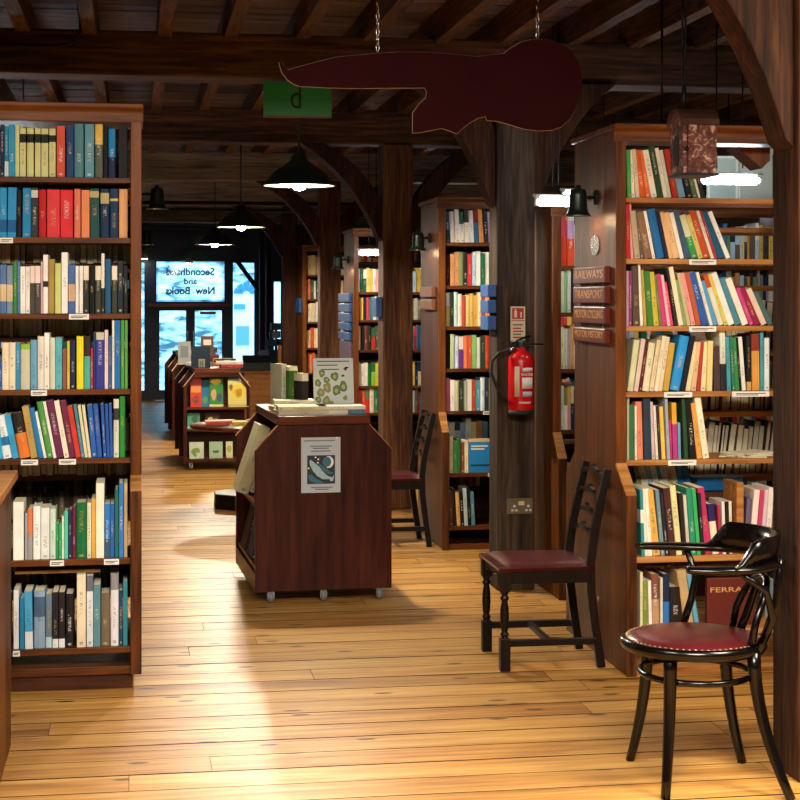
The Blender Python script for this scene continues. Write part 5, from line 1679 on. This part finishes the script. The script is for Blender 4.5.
tb, ub = 5.33, (693 - 400) / F
bentwood('black bentwood armchair with round oxblood leather seat in right foreground', (tb * (sT + ub * cT), tb * (cT - ub * sT), 0), -TH)

# ------------------------------------------------------------------ extinguisher, notice and socket on the dark post
yf = P1y
ec = at(521, 380, yf - 0.085)
ex = thing('fire_extinguisher', 'red water fire extinguisher hanging on the dark post', 'extinguisher', (ec.x, yf - 0.085, at(521, 410, yf - 0.085).z))
ez0, ez1 = at(521, 410.5, yf - 0.085).z, at(521, 353, yf - 0.085).z
R = (X_(533.5, yf - 0.085) - X_(508.5, yf - 0.085)) / 2
cx, cy = ec.x, yf - 0.085
MB().lathe([(0.0, ez0), (R * 0.96, ez0), (R, ez0 + 0.008), (R, ez1 - 0.045), (R * 0.93, ez1 - 0.02), (R * 0.7, ez1), (R * 0.36, ez1 + 0.012), (R * 0.34, ez1 + 0.03), (0, ez1 + 0.03)], 28, c=(cx, cy, 0)).build('cylinder', 'red', ex)
MB().lathe([(0.0, ez0 - 0.02), (R * 0.97, ez0 - 0.02), (R * 1.01, ez0 - 0.015), (R * 1.01, ez0 + 0.004), (0, ez0 + 0.004)], 28, c=(cx, cy, 0)).build('base_ring', 'rubber', ex)
MB().lathe([(0.0, ez1 + 0.03), (0.016, ez1 + 0.03), (0.016, ez1 + 0.05), (0.02, ez1 + 0.055), (0.02, ez1 + 0.066), (0.0, ez1 + 0.07)], 14, c=(cx, cy, 0)).build('valve', plain('valve_green', '3d6d5c', 0.4, 0.4), ex)
MB().tube([(cx - 0.05, cy, ez1 + 0.05), (cx, cy, ez1 + 0.075), (cx + 0.05, cy, ez1 + 0.09)], 0.006, 6).build('lever', 'iron', ex)
MB().tube([(cx - 0.02, cy, ez1 + 0.052), (cx + 0.12, cy, ez1 + 0.045)], 0.005, 6).build('carry_handle', 'iron', ex)
hose = [at(515, 349, cy), at(508, 350, cy), at(499, 353, cy), at(492, 361, cy), at(491.5, 374, cy), at(496, 386, cy), at(503, 396, cy), at(507, 402, cy)]
MB().tube(hose, 0.0085, 8, up=(0, 1, 0)).build('hose', 'rubber', ex)
MB().tube([at(514, 349, cy), at(509, 349.6, cy)], 0.011, 8, up=(0, 1, 0)).build('hose_collar', 'chrome', ex)
bx('bracket', 'iron', ex, cx - 0.03, cx + 0.03, cy + R * 0.9, yf, ez0 + 0.05, ez1 - 0.05)


def on_cyl(name, mat, a0, a1, z0, z1, rad=R + 0.0006):
    v, f = [], []
    for i in range(9):
        a = a0 + (a1 - a0) * i / 8
        v += [(cx + rad * math.sin(a), cy - rad * math.cos(a), z0), (cx + rad * math.sin(a), cy - rad * math.cos(a), z1), (cx + (rad - 0.001) * math.sin(a), cy - (rad - 0.001) * math.cos(a), z0), (cx + (rad - 0.001) * math.sin(a), cy - (rad - 0.001) * math.cos(a), z1)]
    for i in range(8):
        q = i * 4
        f += [(q, q + 4, q + 5, q + 1), (q + 1, q + 5, q + 7, q + 3), (q + 2, q + 3, q + 7, q + 6), (q, q + 2, q + 6, q + 4)]
    mb = MB()
    mb.add(v, f, 0, True)
    return mb.build(name, mat, ex)


ze = lambda py: at(521, py, cy).z
on_cyl('label', 'white', -0.15, 0.85, ze(388), ze(377))
on_cyl('label', 'cream', -0.75, -0.35, ze(396), ze(366))
on_cyl('label', 'white', -0.1, 0.85, ze(371), ze(367.5))
on_cyl('label', 'pale', -0.1, 0.75, ze(396), ze(391))
on_cyl('label', 'cream', -0.4, 0.6, ze(403), ze(401))
text('lettering', 'WATER', 0.02, face_to((cx + R * 0.25, cy - R - 0.0002, ze(374.2)), (0.25, -1, 0)), 'white', ex, width=R * 1.05, height=0.015)
ntc = thing('notice', 'small red and white extinguisher notice on the dark post', 'sign', (at(517.5, 340, yf).x, yf, at(517.5, 340, yf).z))
nx0, nx1 = X_(510.5, yf), X_(525, yf)
zf = lambda py: at(517, py, yf).z
bx('plate', 'cream', ntc, nx0, nx1, yf - 0.004, yf - 0.0002, zf(341), zf(306.5))
ww = nx1 - nx0
bx('red_panel', 'redp', ntc, nx0 + ww * 0.1, nx1 - ww * 0.1, yf - 0.005, yf - 0.004, zf(319), zf(308))
bx('pictogram', 'cream', ntc, nx0 + ww * 0.24, nx0 + ww * 0.44, yf - 0.0058, yf - 0.005, zf(317.5), zf(311))
bx('pictogram', 'cream', ntc, nx0 + ww * 0.29, nx0 + ww * 0.38, yf - 0.0058, yf - 0.005, zf(311), zf(309))
bx('pictogram', 'cream', ntc, nx0 + ww * 0.66, nx0 + ww * 0.76, yf - 0.0058, yf - 0.005, zf(317.5), zf(312))
bx('red_line', 'redp', ntc, nx0 + ww * 0.05, nx1 - ww * 0.05, yf - 0.005, yf - 0.004, zf(321), zf(320.2))
for i, py in enumerate((324.5, 328, 331, 334, 337)):
    bx('print_line', ['green_p', 'redp', 'redp', 'green_p', 'redp'][i], ntc, nx0 + ww * 0.15, nx0 + ww * (0.85 - 0.12 * (i % 2)), yf - 0.0048, yf - 0.004, zf(py + 1), zf(py - 0.4))
# socket
sk = thing('wall_socket', 'brass double socket low on the dark post', 'socket', (at(519, 514, yf).x, yf, zf(514)))
sx0, sx1 = X_(506.5, yf), X_(532.5, yf)
bx('plate', 'brassd', sk, sx0, sx1, yf - 0.012, yf, zf(513.8), zf(498.2), 0.003)
sw = sx1 - sx0
bx('switch', 'cream', sk, sx0 + sw * 0.44, sx0 + sw * 0.66, yf - 0.016, yf - 0.012, zf(505), zf(501))
for q in (0.28, 0.82):
    MB().lathe([(0.0, -0.002), (0.008, -0.002), (0.008, 0.001), (0, 0.001)], 10, c=(sx0 + sw * q, yf - 0.0125, zf(506)), axis='y').build('pin_hole', 'nickel', sk)
    bx('pin_hole', 'nickel', sk, sx0 + sw * (q - 0.12), sx0 + sw * (q - 0.03), yf - 0.0135, yf - 0.012, zf(511), zf(509))
    bx('pin_hole', 'nickel', sk, sx0 + sw * (q + 0.03), sx0 + sw * (q + 0.12), yf - 0.0135, yf - 0.012, zf(511), zf(509))
# blue signs on the left face of the same post
for i, (ya_, yb_) in enumerate([(284.5, 297), (300, 313), (316, 330)]):
    o = bx('category_sign', 'blue_sign', None, P1x0 - 0.05, P1x0 - 0.004, P1y - 0.005, P1y + 0.19, at(490, yb_, P1y).z, at(490, ya_, P1y).z, 0.004)
    tag(o, f"{['top', 'middle', 'bottom'][i]} of three blue signs left of the extinguisher post", 'sign', 'blue signs on the dark post')
o = bx('category_sign', 'blue_sign', None, P2x0 - 0.05, P2x0 - 0.004, 11.96, 12.18, at(380, 317, 11.95).z, at(380, 297, 11.95).z, 0.006)
tag(o, 'small blue sign on left face of the post beside the far chair', 'sign')

# ------------------------------------------------------------------ hanging things


def chain(parent, x, y, z0, z1, mat='chrome', r=0.009, wire=0.0022):
    n_ = max(2, int((z1 - z0) / (r * 2.6)))
    base = [(r * 0.62 * math.cos(2 * PI * i / 10), 0.0, r * 1.6 * math.sin(2 * PI * i / 10)) for i in range(10)]
    mb = MB().tube(base, wire, 5, closed=True, up=(0, 1, 0))
    me = mb.mesh('chain_link', mat)
    for i in range(n_):
        o = bpy.data.objects.new('chain_link', me)
        COL.objects.link(o)
        o.parent = parent
        o.matrix_parent_inverse = WORLD[parent.name].inverted()
        o.location = (x, y, z0 + (i + 0.5) * (z1 - z0) / n_)
        o.rotation_euler = (0, 0, PI / 2 * (i % 2) + 0.4)


# red cut-out board
YS = 6.3
out = [(279, 62), (282, 72), (287, 79), (293, 83.5), (300, 86), (330, 87.5), (359, 88), (425, 87.5), (427, 92), (426, 98), (419, 104), (413, 113), (413, 125), (413, 133), (420, 132.5), (431, 130), (442, 128), (451, 131),
       (457, 133.5), (463, 128), (471, 122), (478, 118), (486, 116), (487, 120), (498, 121), (512, 125), (525, 129), (539, 130.5), (552, 130), (561, 127), (570, 119), (576, 109), (580, 97), (582, 83), (581, 71), (578, 61), (572, 52), (565, 46),
       (554, 41), (543, 39), (531, 39.5), (521, 42), (511, 48), (504, 53.5), (490, 55), (477, 56.5), (450, 54), (425, 52), (400, 52), (381, 53), (357, 55), (337, 57), (316, 62), (298, 67), (288, 70), (284, 66), (281, 61)]
poly = [(at(a, b_, YS).x, at(a, b_, YS).z) for a, b_ in out]
sg = thing('hanging_sign', 'dark maroon cut-out board hanging on two chains, seen from behind', 'sign', (at(430, 90, YS).x, YS, at(430, 90, YS).z))
MB().prism(poly, 'y', YS, YS + 0.018).build('board', 'maroon', sg)
# pale rim paints the backlight catching the board's edge
rim = MB()
rim.tube([(p[0], YS + 0.009, p[1]) for p in poly], 0.0022, 5, closed=True, up=(0, 1, 0))
rim.build('painted_edge_light', plain('painted_rim_light', '9c8a74', 0.6), sg)
for pxc, pyc in ((378, 51), (538, 38)):
    q = at(pxc, pyc, YS)
    chain(sg, q.x, YS + 0.009, q.z, JZ, 'chrome', 0.011, 0.0028)
# green plate under the beam
YG = 8.70
g0, g1 = at(263.5, 115.5, YG), at(331.5, 82.5, YG)
gs = thing('exit_sign', 'green plastic sign hanging below the front beam', 'sign', ((g0.x + g1.x) / 2, YG, g0.z))
bx('plate', 'green_sign', gs, g0.x, g1.x, YG, YG + 0.012, g0.z, g1.z, 0.002)
bx('lower_trim', 'brown_sign', gs, g0.x, g1.x, YG - 0.002, YG + 0.014, g0.z - 0.008, g0.z)
for q in (g0.x + 0.012, g1.x - 0.012):
    MB().tube([(q, YG + 0.006, g1.z - 0.005), (q, YG + 0.006, 2.705)], 0.003, 6).build('hanger', 'chrome', gs)
text('lettering', 'd', 0.1, face_to((at(296, 100, YG).x, YG - 0.0004, at(296, 98, YG).z), (0, -1, 0)), 'black', gs, width=0.055, height=0.125)

# rusty tin box with round top
YB = 6.0
bz0, bz1 = at(700, 173, YB).z, at(700, 108, YB).z
bx0, bx1 = X_(683.5, YB), X_(717, YB)
dep = 0.16
tinw = thing('tin_lantern', 'rusty round-topped tin box hanging on a chain before right bookcase', 'lantern', ((bx0 + bx1) / 2, YB, bz0))
prof = [(YB, bz0), (YB + dep, bz0)]
zc = bz1 - dep / 2 * 0.8
for i in range(11):
    a = PI * i / 10
    prof.append((YB + dep / 2 + dep / 2 * math.cos(a), zc + dep / 2 * 0.8 * math.sin(a)))
MB().prism(prof, 'x', bx0, bx1).build('body', 'rust', tinw, 0.002)
hood = [(y_ + (0.006 if y_ > YB + dep / 2 else -0.006), z_ + 0.004) for y_, z_ in prof[2:]]
hood2 = [(y_, z_) for y_, z_ in prof[2:]]
MB().prism(hood + hood2[::-1], 'x', bx0 - 0.012, bx1 + 0.008).build('hood', plain('tin_brown', '4a2f22', 0.5, 0.3, noise=0.3), tinw)
bx('base_strip', 'iron', tinw, bx0 - 0.006, bx1 + 0.006, YB - 0.006, YB + dep + 0.006, bz0 - 0.01, bz0)
mb = MB()
pts = [(YB + dep / 2 + 0.035 * math.cos(2 * PI * i / 16), (bz0 + zc) / 2 + 0.06 * math.sin(2 * PI * i / 16)) for i in range(16)]
mb.prism(pts, 'x', bx0 - 0.003, bx0).build('side_disc', 'iron', tinw)
mb = MB().lathe([(0.0, -0.012), (0.008, -0.01), (0.01, 0)], 10, c=(bx0 + 0.01, YB, (bz0 + zc) / 2 + 0.0), axis='y')
mb.build('catch', 'iron', tinw)
bx('seam', 'iron', tinw, bx0 + 0.014, bx0 + 0.018, YB - 0.003, YB, bz0, zc)
hx = X_(691, YB)
hy_ = YB + dep / 2
MB().tube([(hx, hy_, bz1), (hx, hy_, at(690, 82, YB).z)], 0.009, 6).build('hanging_strap', 'iron', tinw)
chain(tinw, hx, hy_, at(690, 84, YB).z, JZ, 'iron', 0.016, 0.004)
# slim dark pull rod beside it
q = at(662, 124, 6.9)
o = MB().tube([(q.x, 6.9, 2.31), (q.x, 6.9, JZ)], 0.006, 6).build('hanging_rod', 'iron')
tag(o, 'thin black rod hanging above the right bookcase', 'rod')
# cable on the front beam at upper left
o = MB().tube([at(-5, 44, 8.58), at(30, 45.5, 8.58), at(60, 46, 8.58), at(74, 42, 8.58), at(80, 32, 8.58), at(80, 18, 8.58), at(78, 5, 8.58)], 0.008, 6, up=(0, 1, 0)).build('cable', 'iron')
tag(o, 'black cable looping along the front beam at upper left', 'cable')

# pendant lamps


def pendant(label, x, y, z, R, power, top):
    r = thing('pendant_lamp', label, 'lamp', (x, y, z), group='enamel pendant lamps down the aisle')
    MB().lathe([(R, 0.0), (R * 0.93, 0.025), (R * 0.72, R * 0.36), (R * 0.40, R * 0.58), (R * 0.24, R * 0.70), (R * 0.2, R * 0.86), (0.0, R * 0.9)], 32, c=(x, y, z), cap=False).build('shade', 'iron_g', r)
    MB().lathe([(R * 0.99, -0.001), (R * 0.92, 0.022), (R * 0.71, R * 0.34), (R * 0.39, R * 0.56), (0.0, R * 0.6)], 32, c=(x, y, z), cap=False).build('lining', 'white_in', r)
    MB().lathe([(R * 1.0, -0.004), (R * 1.015, 0.0), (R * 1.0, 0.005), (R * 0.985, 0.0), (R * 1.0, -0.004)], 32, c=(x, y, z), cap=False).build('rim', 'iron', r)
    MB().lathe([(0.0, -0.03), (0.03, -0.022), (0.046, 0.01), (0.04, 0.04), (0.022, 0.085), (0.015, R * 0.6)], 12, c=(x, y, z), cap=False).build('bulb', 'bulb', r)
    MB().tube([(x, y, z + R * 0.88), (x, y, top)], 0.006, 6).build('cord', 'iron', r)
    l = bpy.data.lights.new('pendant_light', 'SPOT')
    l.energy = power
    l.color = (1, 0.86, 0.66)
    l.shadow_soft_size = 0.06
    l.spot_size = math.radians(174)
    l.spot_blend = 0.25
    lo = bpy.data.objects.new('pendant_light', l)
    COL.objects.link(lo)
    lo.parent = r
    lo.matrix_parent_inverse = WORLD[r.name].inverted()
    lo.location = (x, y, z - 0.01)


for lab, px, py, t_ in (('nearest enamel pendant lamp hanging under the beams', 299, 185.5, 9.2), ('middle enamel pendant lamp over the aisle', 241, 227, 13.2), ('farthest enamel pendant lamp near the doors', 215, 244.5, 17.0)):
    u = (px - 400) / F
    y_ = t_ * (cT - u * sT)
    q = at(px, py, y_)
    pendant(lab, q.x, y_, q.z, 0.2, LIGHT['pend'], JZ)

# fluorescent tubes over the side aisles


def tube_light(label, pxa, pxb, py, Y, xend=None):
    a, b_ = at(pxa, py, Y), at(pxb, py, Y)
    x0, x1, z = a.x, (xend if xend else b_.x), a.z
    r = thing('strip_light', label, 'light', ((x0 + x1) / 2, Y, z), group='fluorescent strip lights in the side aisles')
    bx('housing', 'nickel', r, x0, x1, Y - 0.012, Y + 0.012, z + 0.026, z + 0.04, 0.003)
    MB().tube([(x0 + 0.02, Y, z), (x1 - 0.02, Y, z)], 0.02, 10).build('tube', 'tubeglow', r)
    for q in (x0 + 0.01, x1 - 0.03):
        bx('end_cap', 'nickel', r, q, q + 0.02, Y - 0.015, Y + 0.015, z - 0.02, z + 0.035)
    for q in (x0 + 0.1, x1 - 0.1):
        MB().tube([(q, Y, z + 0.06), (q, Y, JZ)], 0.004, 5).build('hanger', 'iron', r)


tube_light('bright strip light showing between the dark post and right bookcase', 533, 578, 202, 7.95)
tube_light('bright strip light behind the top shelf of the right bookcase', 697, 762, 180, 7.75)
tube_light('small strip light seen through the second right shelf', 712, 745, 208, 9.3)
tube_light('strip light above the shelves with blue signs', 357, 388, 253, 13.7)
tube_light('unseen strip light added behind the left bookcase', -60, 40, 228, 10.4)  # added out of sight to light the back rows of books
tube_light('unseen strip light added left of the middle pendant', 20, 70, 205, 13.6)  # added out of view to brighten the far ceiling
tube_light('unseen strip light added left of the farthest pendant', 60, 100, 225, 17.8)  # second unseen addition lighting the far ceiling from the left
tube_light('unseen strip light added behind the far post', 420, 450, 222, 16.4)  # unseen, added on the right for the far ceiling as well
tube_light('strip light in the aisle before the third bookcase', 560, 620, 195, 9.45)

# ------------------------------------------------------------------ entrance wall, doors, windows
YW = 25.2
wx = lambda px: X_(px, YW)
wz = lambda py: at(190, py, YW).z
MBw = MB()
T0, T1 = YW, YW + 0.12
cols = [(None, 138.5, None), (138.5, 146, (261, 392)), (146, 155, None), (155, 226, (260, 303)), (226, 231.5, None), (231.5, 256, (261, 388)), (256, 272.5, None), (272.5, 282.5, (280, 352)), (282.5, None, None)]
for a, b_, op in cols:
    xa = FX0 if a is None else wx(a)
    xb = FX1 if b_ is None else wx(b_)
    if op is None:
        MBw.box(xa, xb, T0, T1, -0.1, CZ)
    else:
        MBw.box(xa, xb, T0, T1, wz(op[0]), CZ)
        if a != 155:
            MBw.box(xa, xb, T0, T1, -0.1, wz(op[1]))
        else:
            MBw.box(xa, xb, T0, T1, wz(309), wz(303))
wb = MBw.build('wall_back', 'frame')
tag(wb, 'dark painted timber shop front around the entrance', kind='structure')
MB().box(wx(148), wx(231), YW - 0.05, YW, wz(306.5), wz(303.8)).build('door_rail', 'doorrail', wb)


def window(n_, a, b_, y0, y1, label):
    r = thing('window_%d' % n_, label, None, ((wx(a) + wx(b_)) / 2, YW, wz(y1)), kind='structure')
    fw_ = 0.025
    x0, x1, z0, z1 = wx(a), wx(b_), wz(y1), wz(y0)
    for q in ((x0, x0 + fw_, z0, z1), (x1 - fw_, x1, z0, z1), (x0 + fw_, x1 - fw_, z0, z0 + fw_), (x0 + fw_, x1 - fw_, z1 - fw_, z1)):
        bx('window_frame', 'frame', r, q[0], q[1], YW + 0.02, YW + 0.08, q[2], q[3])
    bx('pane', 'glass', r, x0 + fw_, x1 - fw_, YW + 0.045, YW + 0.051, z0 + fw_, z1 - fw_)
    return r


w1 = window(1, 155, 226, 260, 303, 'transom window lettered Secondhand and New Books over the doors')
window(2, 231.5, 256, 261, 388, 'tall side window right of the doors')
window(3, 272.5, 282.5, 280, 352, 'narrow window farther right of the doors')
window(4, 138.5, 146, 261, 392, 'narrow window left of the doors')
Yt = YW + 0.055
for body, py, wpx, hpx in (('Secondhand', 272, 48, 8), ('and', 281.5, 13, 6.0), ('New  Books', 291, 49, 8)):
    c = (wx(190.5), Yt, wz(py))
    text('lettering', body, 0.12, face_to(c, (0, 1, 0)), 'black', w1, width=wpx / 66.0, height=hpx / 66.0, bold=0.004)
for q in ((wx(157.5), wx(223.5), wz(262.6), wz(262.0)), (wx(157.5), wx(223.5), wz(300.9), wz(300.3)), (wx(157.5), wx(158.1), wz(300.9), wz(262)), (wx(222.9), wx(223.5), wz(300.9), wz(262))):
    bx('painted_border', 'navy', w1, q[0], q[1], Yt, Yt + 0.001, q[2], q[3])
for i, (a, b_, ga, gb) in enumerate([(155, 190.49, 159.5, 186), (190.51, 226, 195, 222)]):
    r = thing('door_%d' % (i + 1), ['left leaf of the glazed entrance doors', 'right leaf of the glazed entrance doors'][i], None, ((wx(a) + wx(b_)) / 2, YW + 0.05, 0), kind='structure')
    x0, x1, g0_, g1_, zt_, zg1, zg0 = wx(a), wx(b_), wx(ga), wx(gb), wz(309), wz(311), wz(390)
    for q in ((x0, g0_, 0, zt_), (g1_, x1, 0, zt_), (g0_, g1_, 0, zg0), (g0_, g1_, zg1, zt_)):
        bx('door_frame', 'frame', r, q[0], q[1], YW + 0.03, YW + 0.08, q[2] + 0.005, q[3])
    bx('pane', 'glass', r, g0_, g1_, YW + 0.05, YW + 0.056, zg0, zg1)
    hx_ = g1_ + 0.03 if i == 0 else g0_ - 0.03
    MB().tube([(hx_, YW + 0.0, 0.75), (hx_, YW - 0.03, 0.8), (hx_, YW - 0.03, 1.0), (hx_, YW, 1.05)], 0.01, 6, up=(1, 0, 0)).build('handle', 'brassd', r)
    if i == 1:
        bx('paper_note', 'white', r, wx(200), wx(216), YW + 0.04, YW + 0.045, wz(314.5), wz(311.5))
# diagonal timber across the side window
mb = MB().prism([(wx(235), wz(262)), (wx(240), wz(262)), (wx(257), wz(285)), (wx(257), wz(292))], 'y', YW - 0.12, YW - 0.02)
o = mb.build('brace', 'post', wb)
# little green exit box above the doors
o = thing('exit_box', 'small green lit exit box above the entrance doors', 'sign', (wx(197), YW - 0.1, wz(258)))
bx('case', plain('exit_green_case', '1a4a36', 0.4), o, wx(184), wx(208), YW - 0.08, YW - 0.01, wz(257.5), wz(251))
text('lettering', 'EXIT', 0.08, face_to((wx(196), YW - 0.081, wz(254.2)), (0, -1, 0)), 'green_sign', o, width=14 / 66.0, height=4.4 / 66.0)
# small lamps by the shop front
for i, (px, py) in enumerate([(189, 261.5), (144, 257)]):
    q = at(px, py, YW - 0.3)
    o = thing('spot_lamp', ['small white spotlight above the transom window', 'small white spotlight left above the shop front'][i], 'lamp', tuple(q))
    MB().lathe([(0.0, -0.03), (0.05, -0.03), (0.055, 0.0), (0.03, 0.05), (0.0, 0.06)], 14, c=tuple(q)).build('housing', 'white_in', o)
    MB().lathe([(0.0, -0.034), (0.045, -0.034), (0.045, -0.028), (0.0, -0.028)], 14, c=tuple(q)).build('lens', 'bulb', o)
    MB().tube([tuple(q + Vector((0, 0, 0.05))), (q.x, q.y, JZ)], 0.006, 6).build('stem', 'iron', o)

# sales desk and dark rack near the doors
dk0, dk1, Yd = X_(243, 20.5), X_(276, 20.5), 20.5
dk = thing('sales_desk', 'orange oak sales desk near the entrance', 'desk', ((dk0 + dk1) / 2, Yd, 0))
dz = at(260, 371, Yd).z
bx('front_panel', 'desk', dk, dk0, dk1, Yd, Yd + 0.03, 0.05, dz - 0.03, 0.003)
bx('side_panel', 'desk', dk, dk0, dk0 + 0.03, Yd + 0.03, Yd + 0.7, 0, dz - 0.03)
bx('side_panel', 'desk', dk, dk1 - 0.03, dk1, Yd + 0.03, Yd + 0.7, 0, dz - 0.03)
bx('desk_top', 'desk', dk, dk0 - 0.03, dk1 + 0.03, Yd - 0.03, Yd + 0.72, dz - 0.03, dz, 0.004)
bx('plinth', 'island', dk, dk0, dk1, Yd + 0.02, Yd + 0.6, 0, 0.05)
tl = thing('cash_till', 'dark cash till on the sales desk', 'till', ((dk0 + dk1) / 2, Yd + 0.3, dz))
tx = X_(256, Yd + 0.3)
bx('drawer', 'iron', tl, tx - 0.2, tx + 0.2, Yd + 0.15, Yd + 0.55, dz, dz + 0.1, 0.006)
MB().prism([(Yd + 0.2, dz + 0.1), (Yd + 0.5, dz + 0.1), (Yd + 0.5, dz + 0.18), (Yd + 0.42, dz + 0.18)], 'x', tx - 0.16, tx + 0.16).build('keyboard', 'rubber', tl)
MB().box(tx + 0.05, tx + 0.17, Yd + 0.44, Yd + 0.48, dz + 0.17, dz + 0.25).build('display', 'navy', tl)
# cabinet door standing at the desk's right
o = bx('wooden_screen', 'desk', None, X_(278, 20.2), X_(283.5, 20.2), 20.2, 20.26, 0, at(280, 345, 20.2).z, 0.003)
tag(o, 'narrow upright orange wooden screen right of the sales desk', 'screen')
rk = thing('card_rack', 'dark revolving card rack beside the narrow window', 'rack', (X_(276, 21.5), 21.5, 0))
rx_ = X_(276, 21.5)
MB().tube([(rx_, 21.5, 0.02), (rx_, 21.5, at(276, 325, 21.5).z)], 0.02, 8).build('pole', 'iron', rk)
MB().lathe([(0, 0), (0.2, 0), (0.2, 0.02), (0, 0.03)], 20, c=(rx_, 21.5, 0)).build('base', 'iron', rk)
for k_ in range(5):
    zz = at(276, 362 - k_ * 8, 21.5).z
    for j in range(4):
        a = j * PI / 2 + 0.5 + k_ * 0.3
        rr2 = 0.12 - 0.015 * k_
        mb = MB()
        mb.X = Matrix.Translation((rx_, 21.5, zz)) @ Matrix.Rotation(a, 4, 'Z')
        mb.box(-0.05, 0.05, -rr2 - 0.01, -rr2, 0, 0.09)
        mb.build('card', ['navy', 'rubber', 'teal', 'navy'][j], rk)
# dark partition timbers right of the doors
for i, px in enumerate((260, 266.5)):
    a, b_ = X_(px, 23.5), X_(px + 4.5, 23.5)
    o = bx('timber_post', 'post', None, a, b_, 23.5, 23.7, 0, JZ)
    tag(o, ['left', 'right'][i] + ' of two slim timbers right of the entrance doors', kind='structure')

# ------------------------------------------------------------------ outside
YO = 30.5
gnd = MB().box(-8, 10, 25.35, 34, -0.2, -0.03).build('pavement', plain('pavement', '9fa8ae', 0.8, noise=0.2, nscale=3))
tag(gnd, 'pale pavement outside the glazed doors', kind='structure')
xs0 = X_(229, YO)
sw_ = MB().box(-8, xs0, YO, YO + 0.3, -0.1, 6).build('stone_wall', 'stone')
tag(sw_, 'pale rubble stone wall across the street', 'wall', kind='structure')
ow = thing('house_front', 'white house front with fanlight seen through the side window', 'building', (X_(244, YO), YO, 0))
bx('wall', 'nickel', ow, xs0, X_(300, YO), YO, YO + 0.3, -0.1, at(244, 283, YO).z)
bx('upper_wall', 'stone', ow, xs0, X_(300, YO), YO + 0.02, YO + 0.3, at(244, 283, YO).z, 6)
bx('door_leaf', plain('blue_grey_door', '5a86a8', 0.6), ow, X_(236, YO), X_(249, YO), YO - 0.03, YO, at(242, 345, YO).z, at(242, 326, YO).z)
bx('sill', plain('blue_sill', '3a7ab0', 0.6), ow, X_(234, YO), X_(245, YO), YO - 0.05, YO, at(242, 309, YO).z, at(242, 304, YO).z)
fan = []
cfx, cfz = X_(246.5, YO), at(246, 294, YO).z
Rf_ = X_(246.5, YO) - X_(233.5, YO)
for k_ in range(5):
    a0_, a1_ = PI * (k_ + 0.08) / 5, PI * (k_ + 0.92) / 5
    pl_ = [(cfx + Rf_ * r_ * math.cos(a_), cfz + Rf_ * r_ * 0.9 * math.sin(a_)) for r_, a_ in ((0.3, a0_), (1, a0_), (1, (a0_ + a1_) / 2), (1, a1_), (0.3, a1_))]
    MB().prism(pl_, 'y', YO - 0.03, YO).build('fan_pane', plain('fan_glass', '2f6c9a', 0.4), ow)
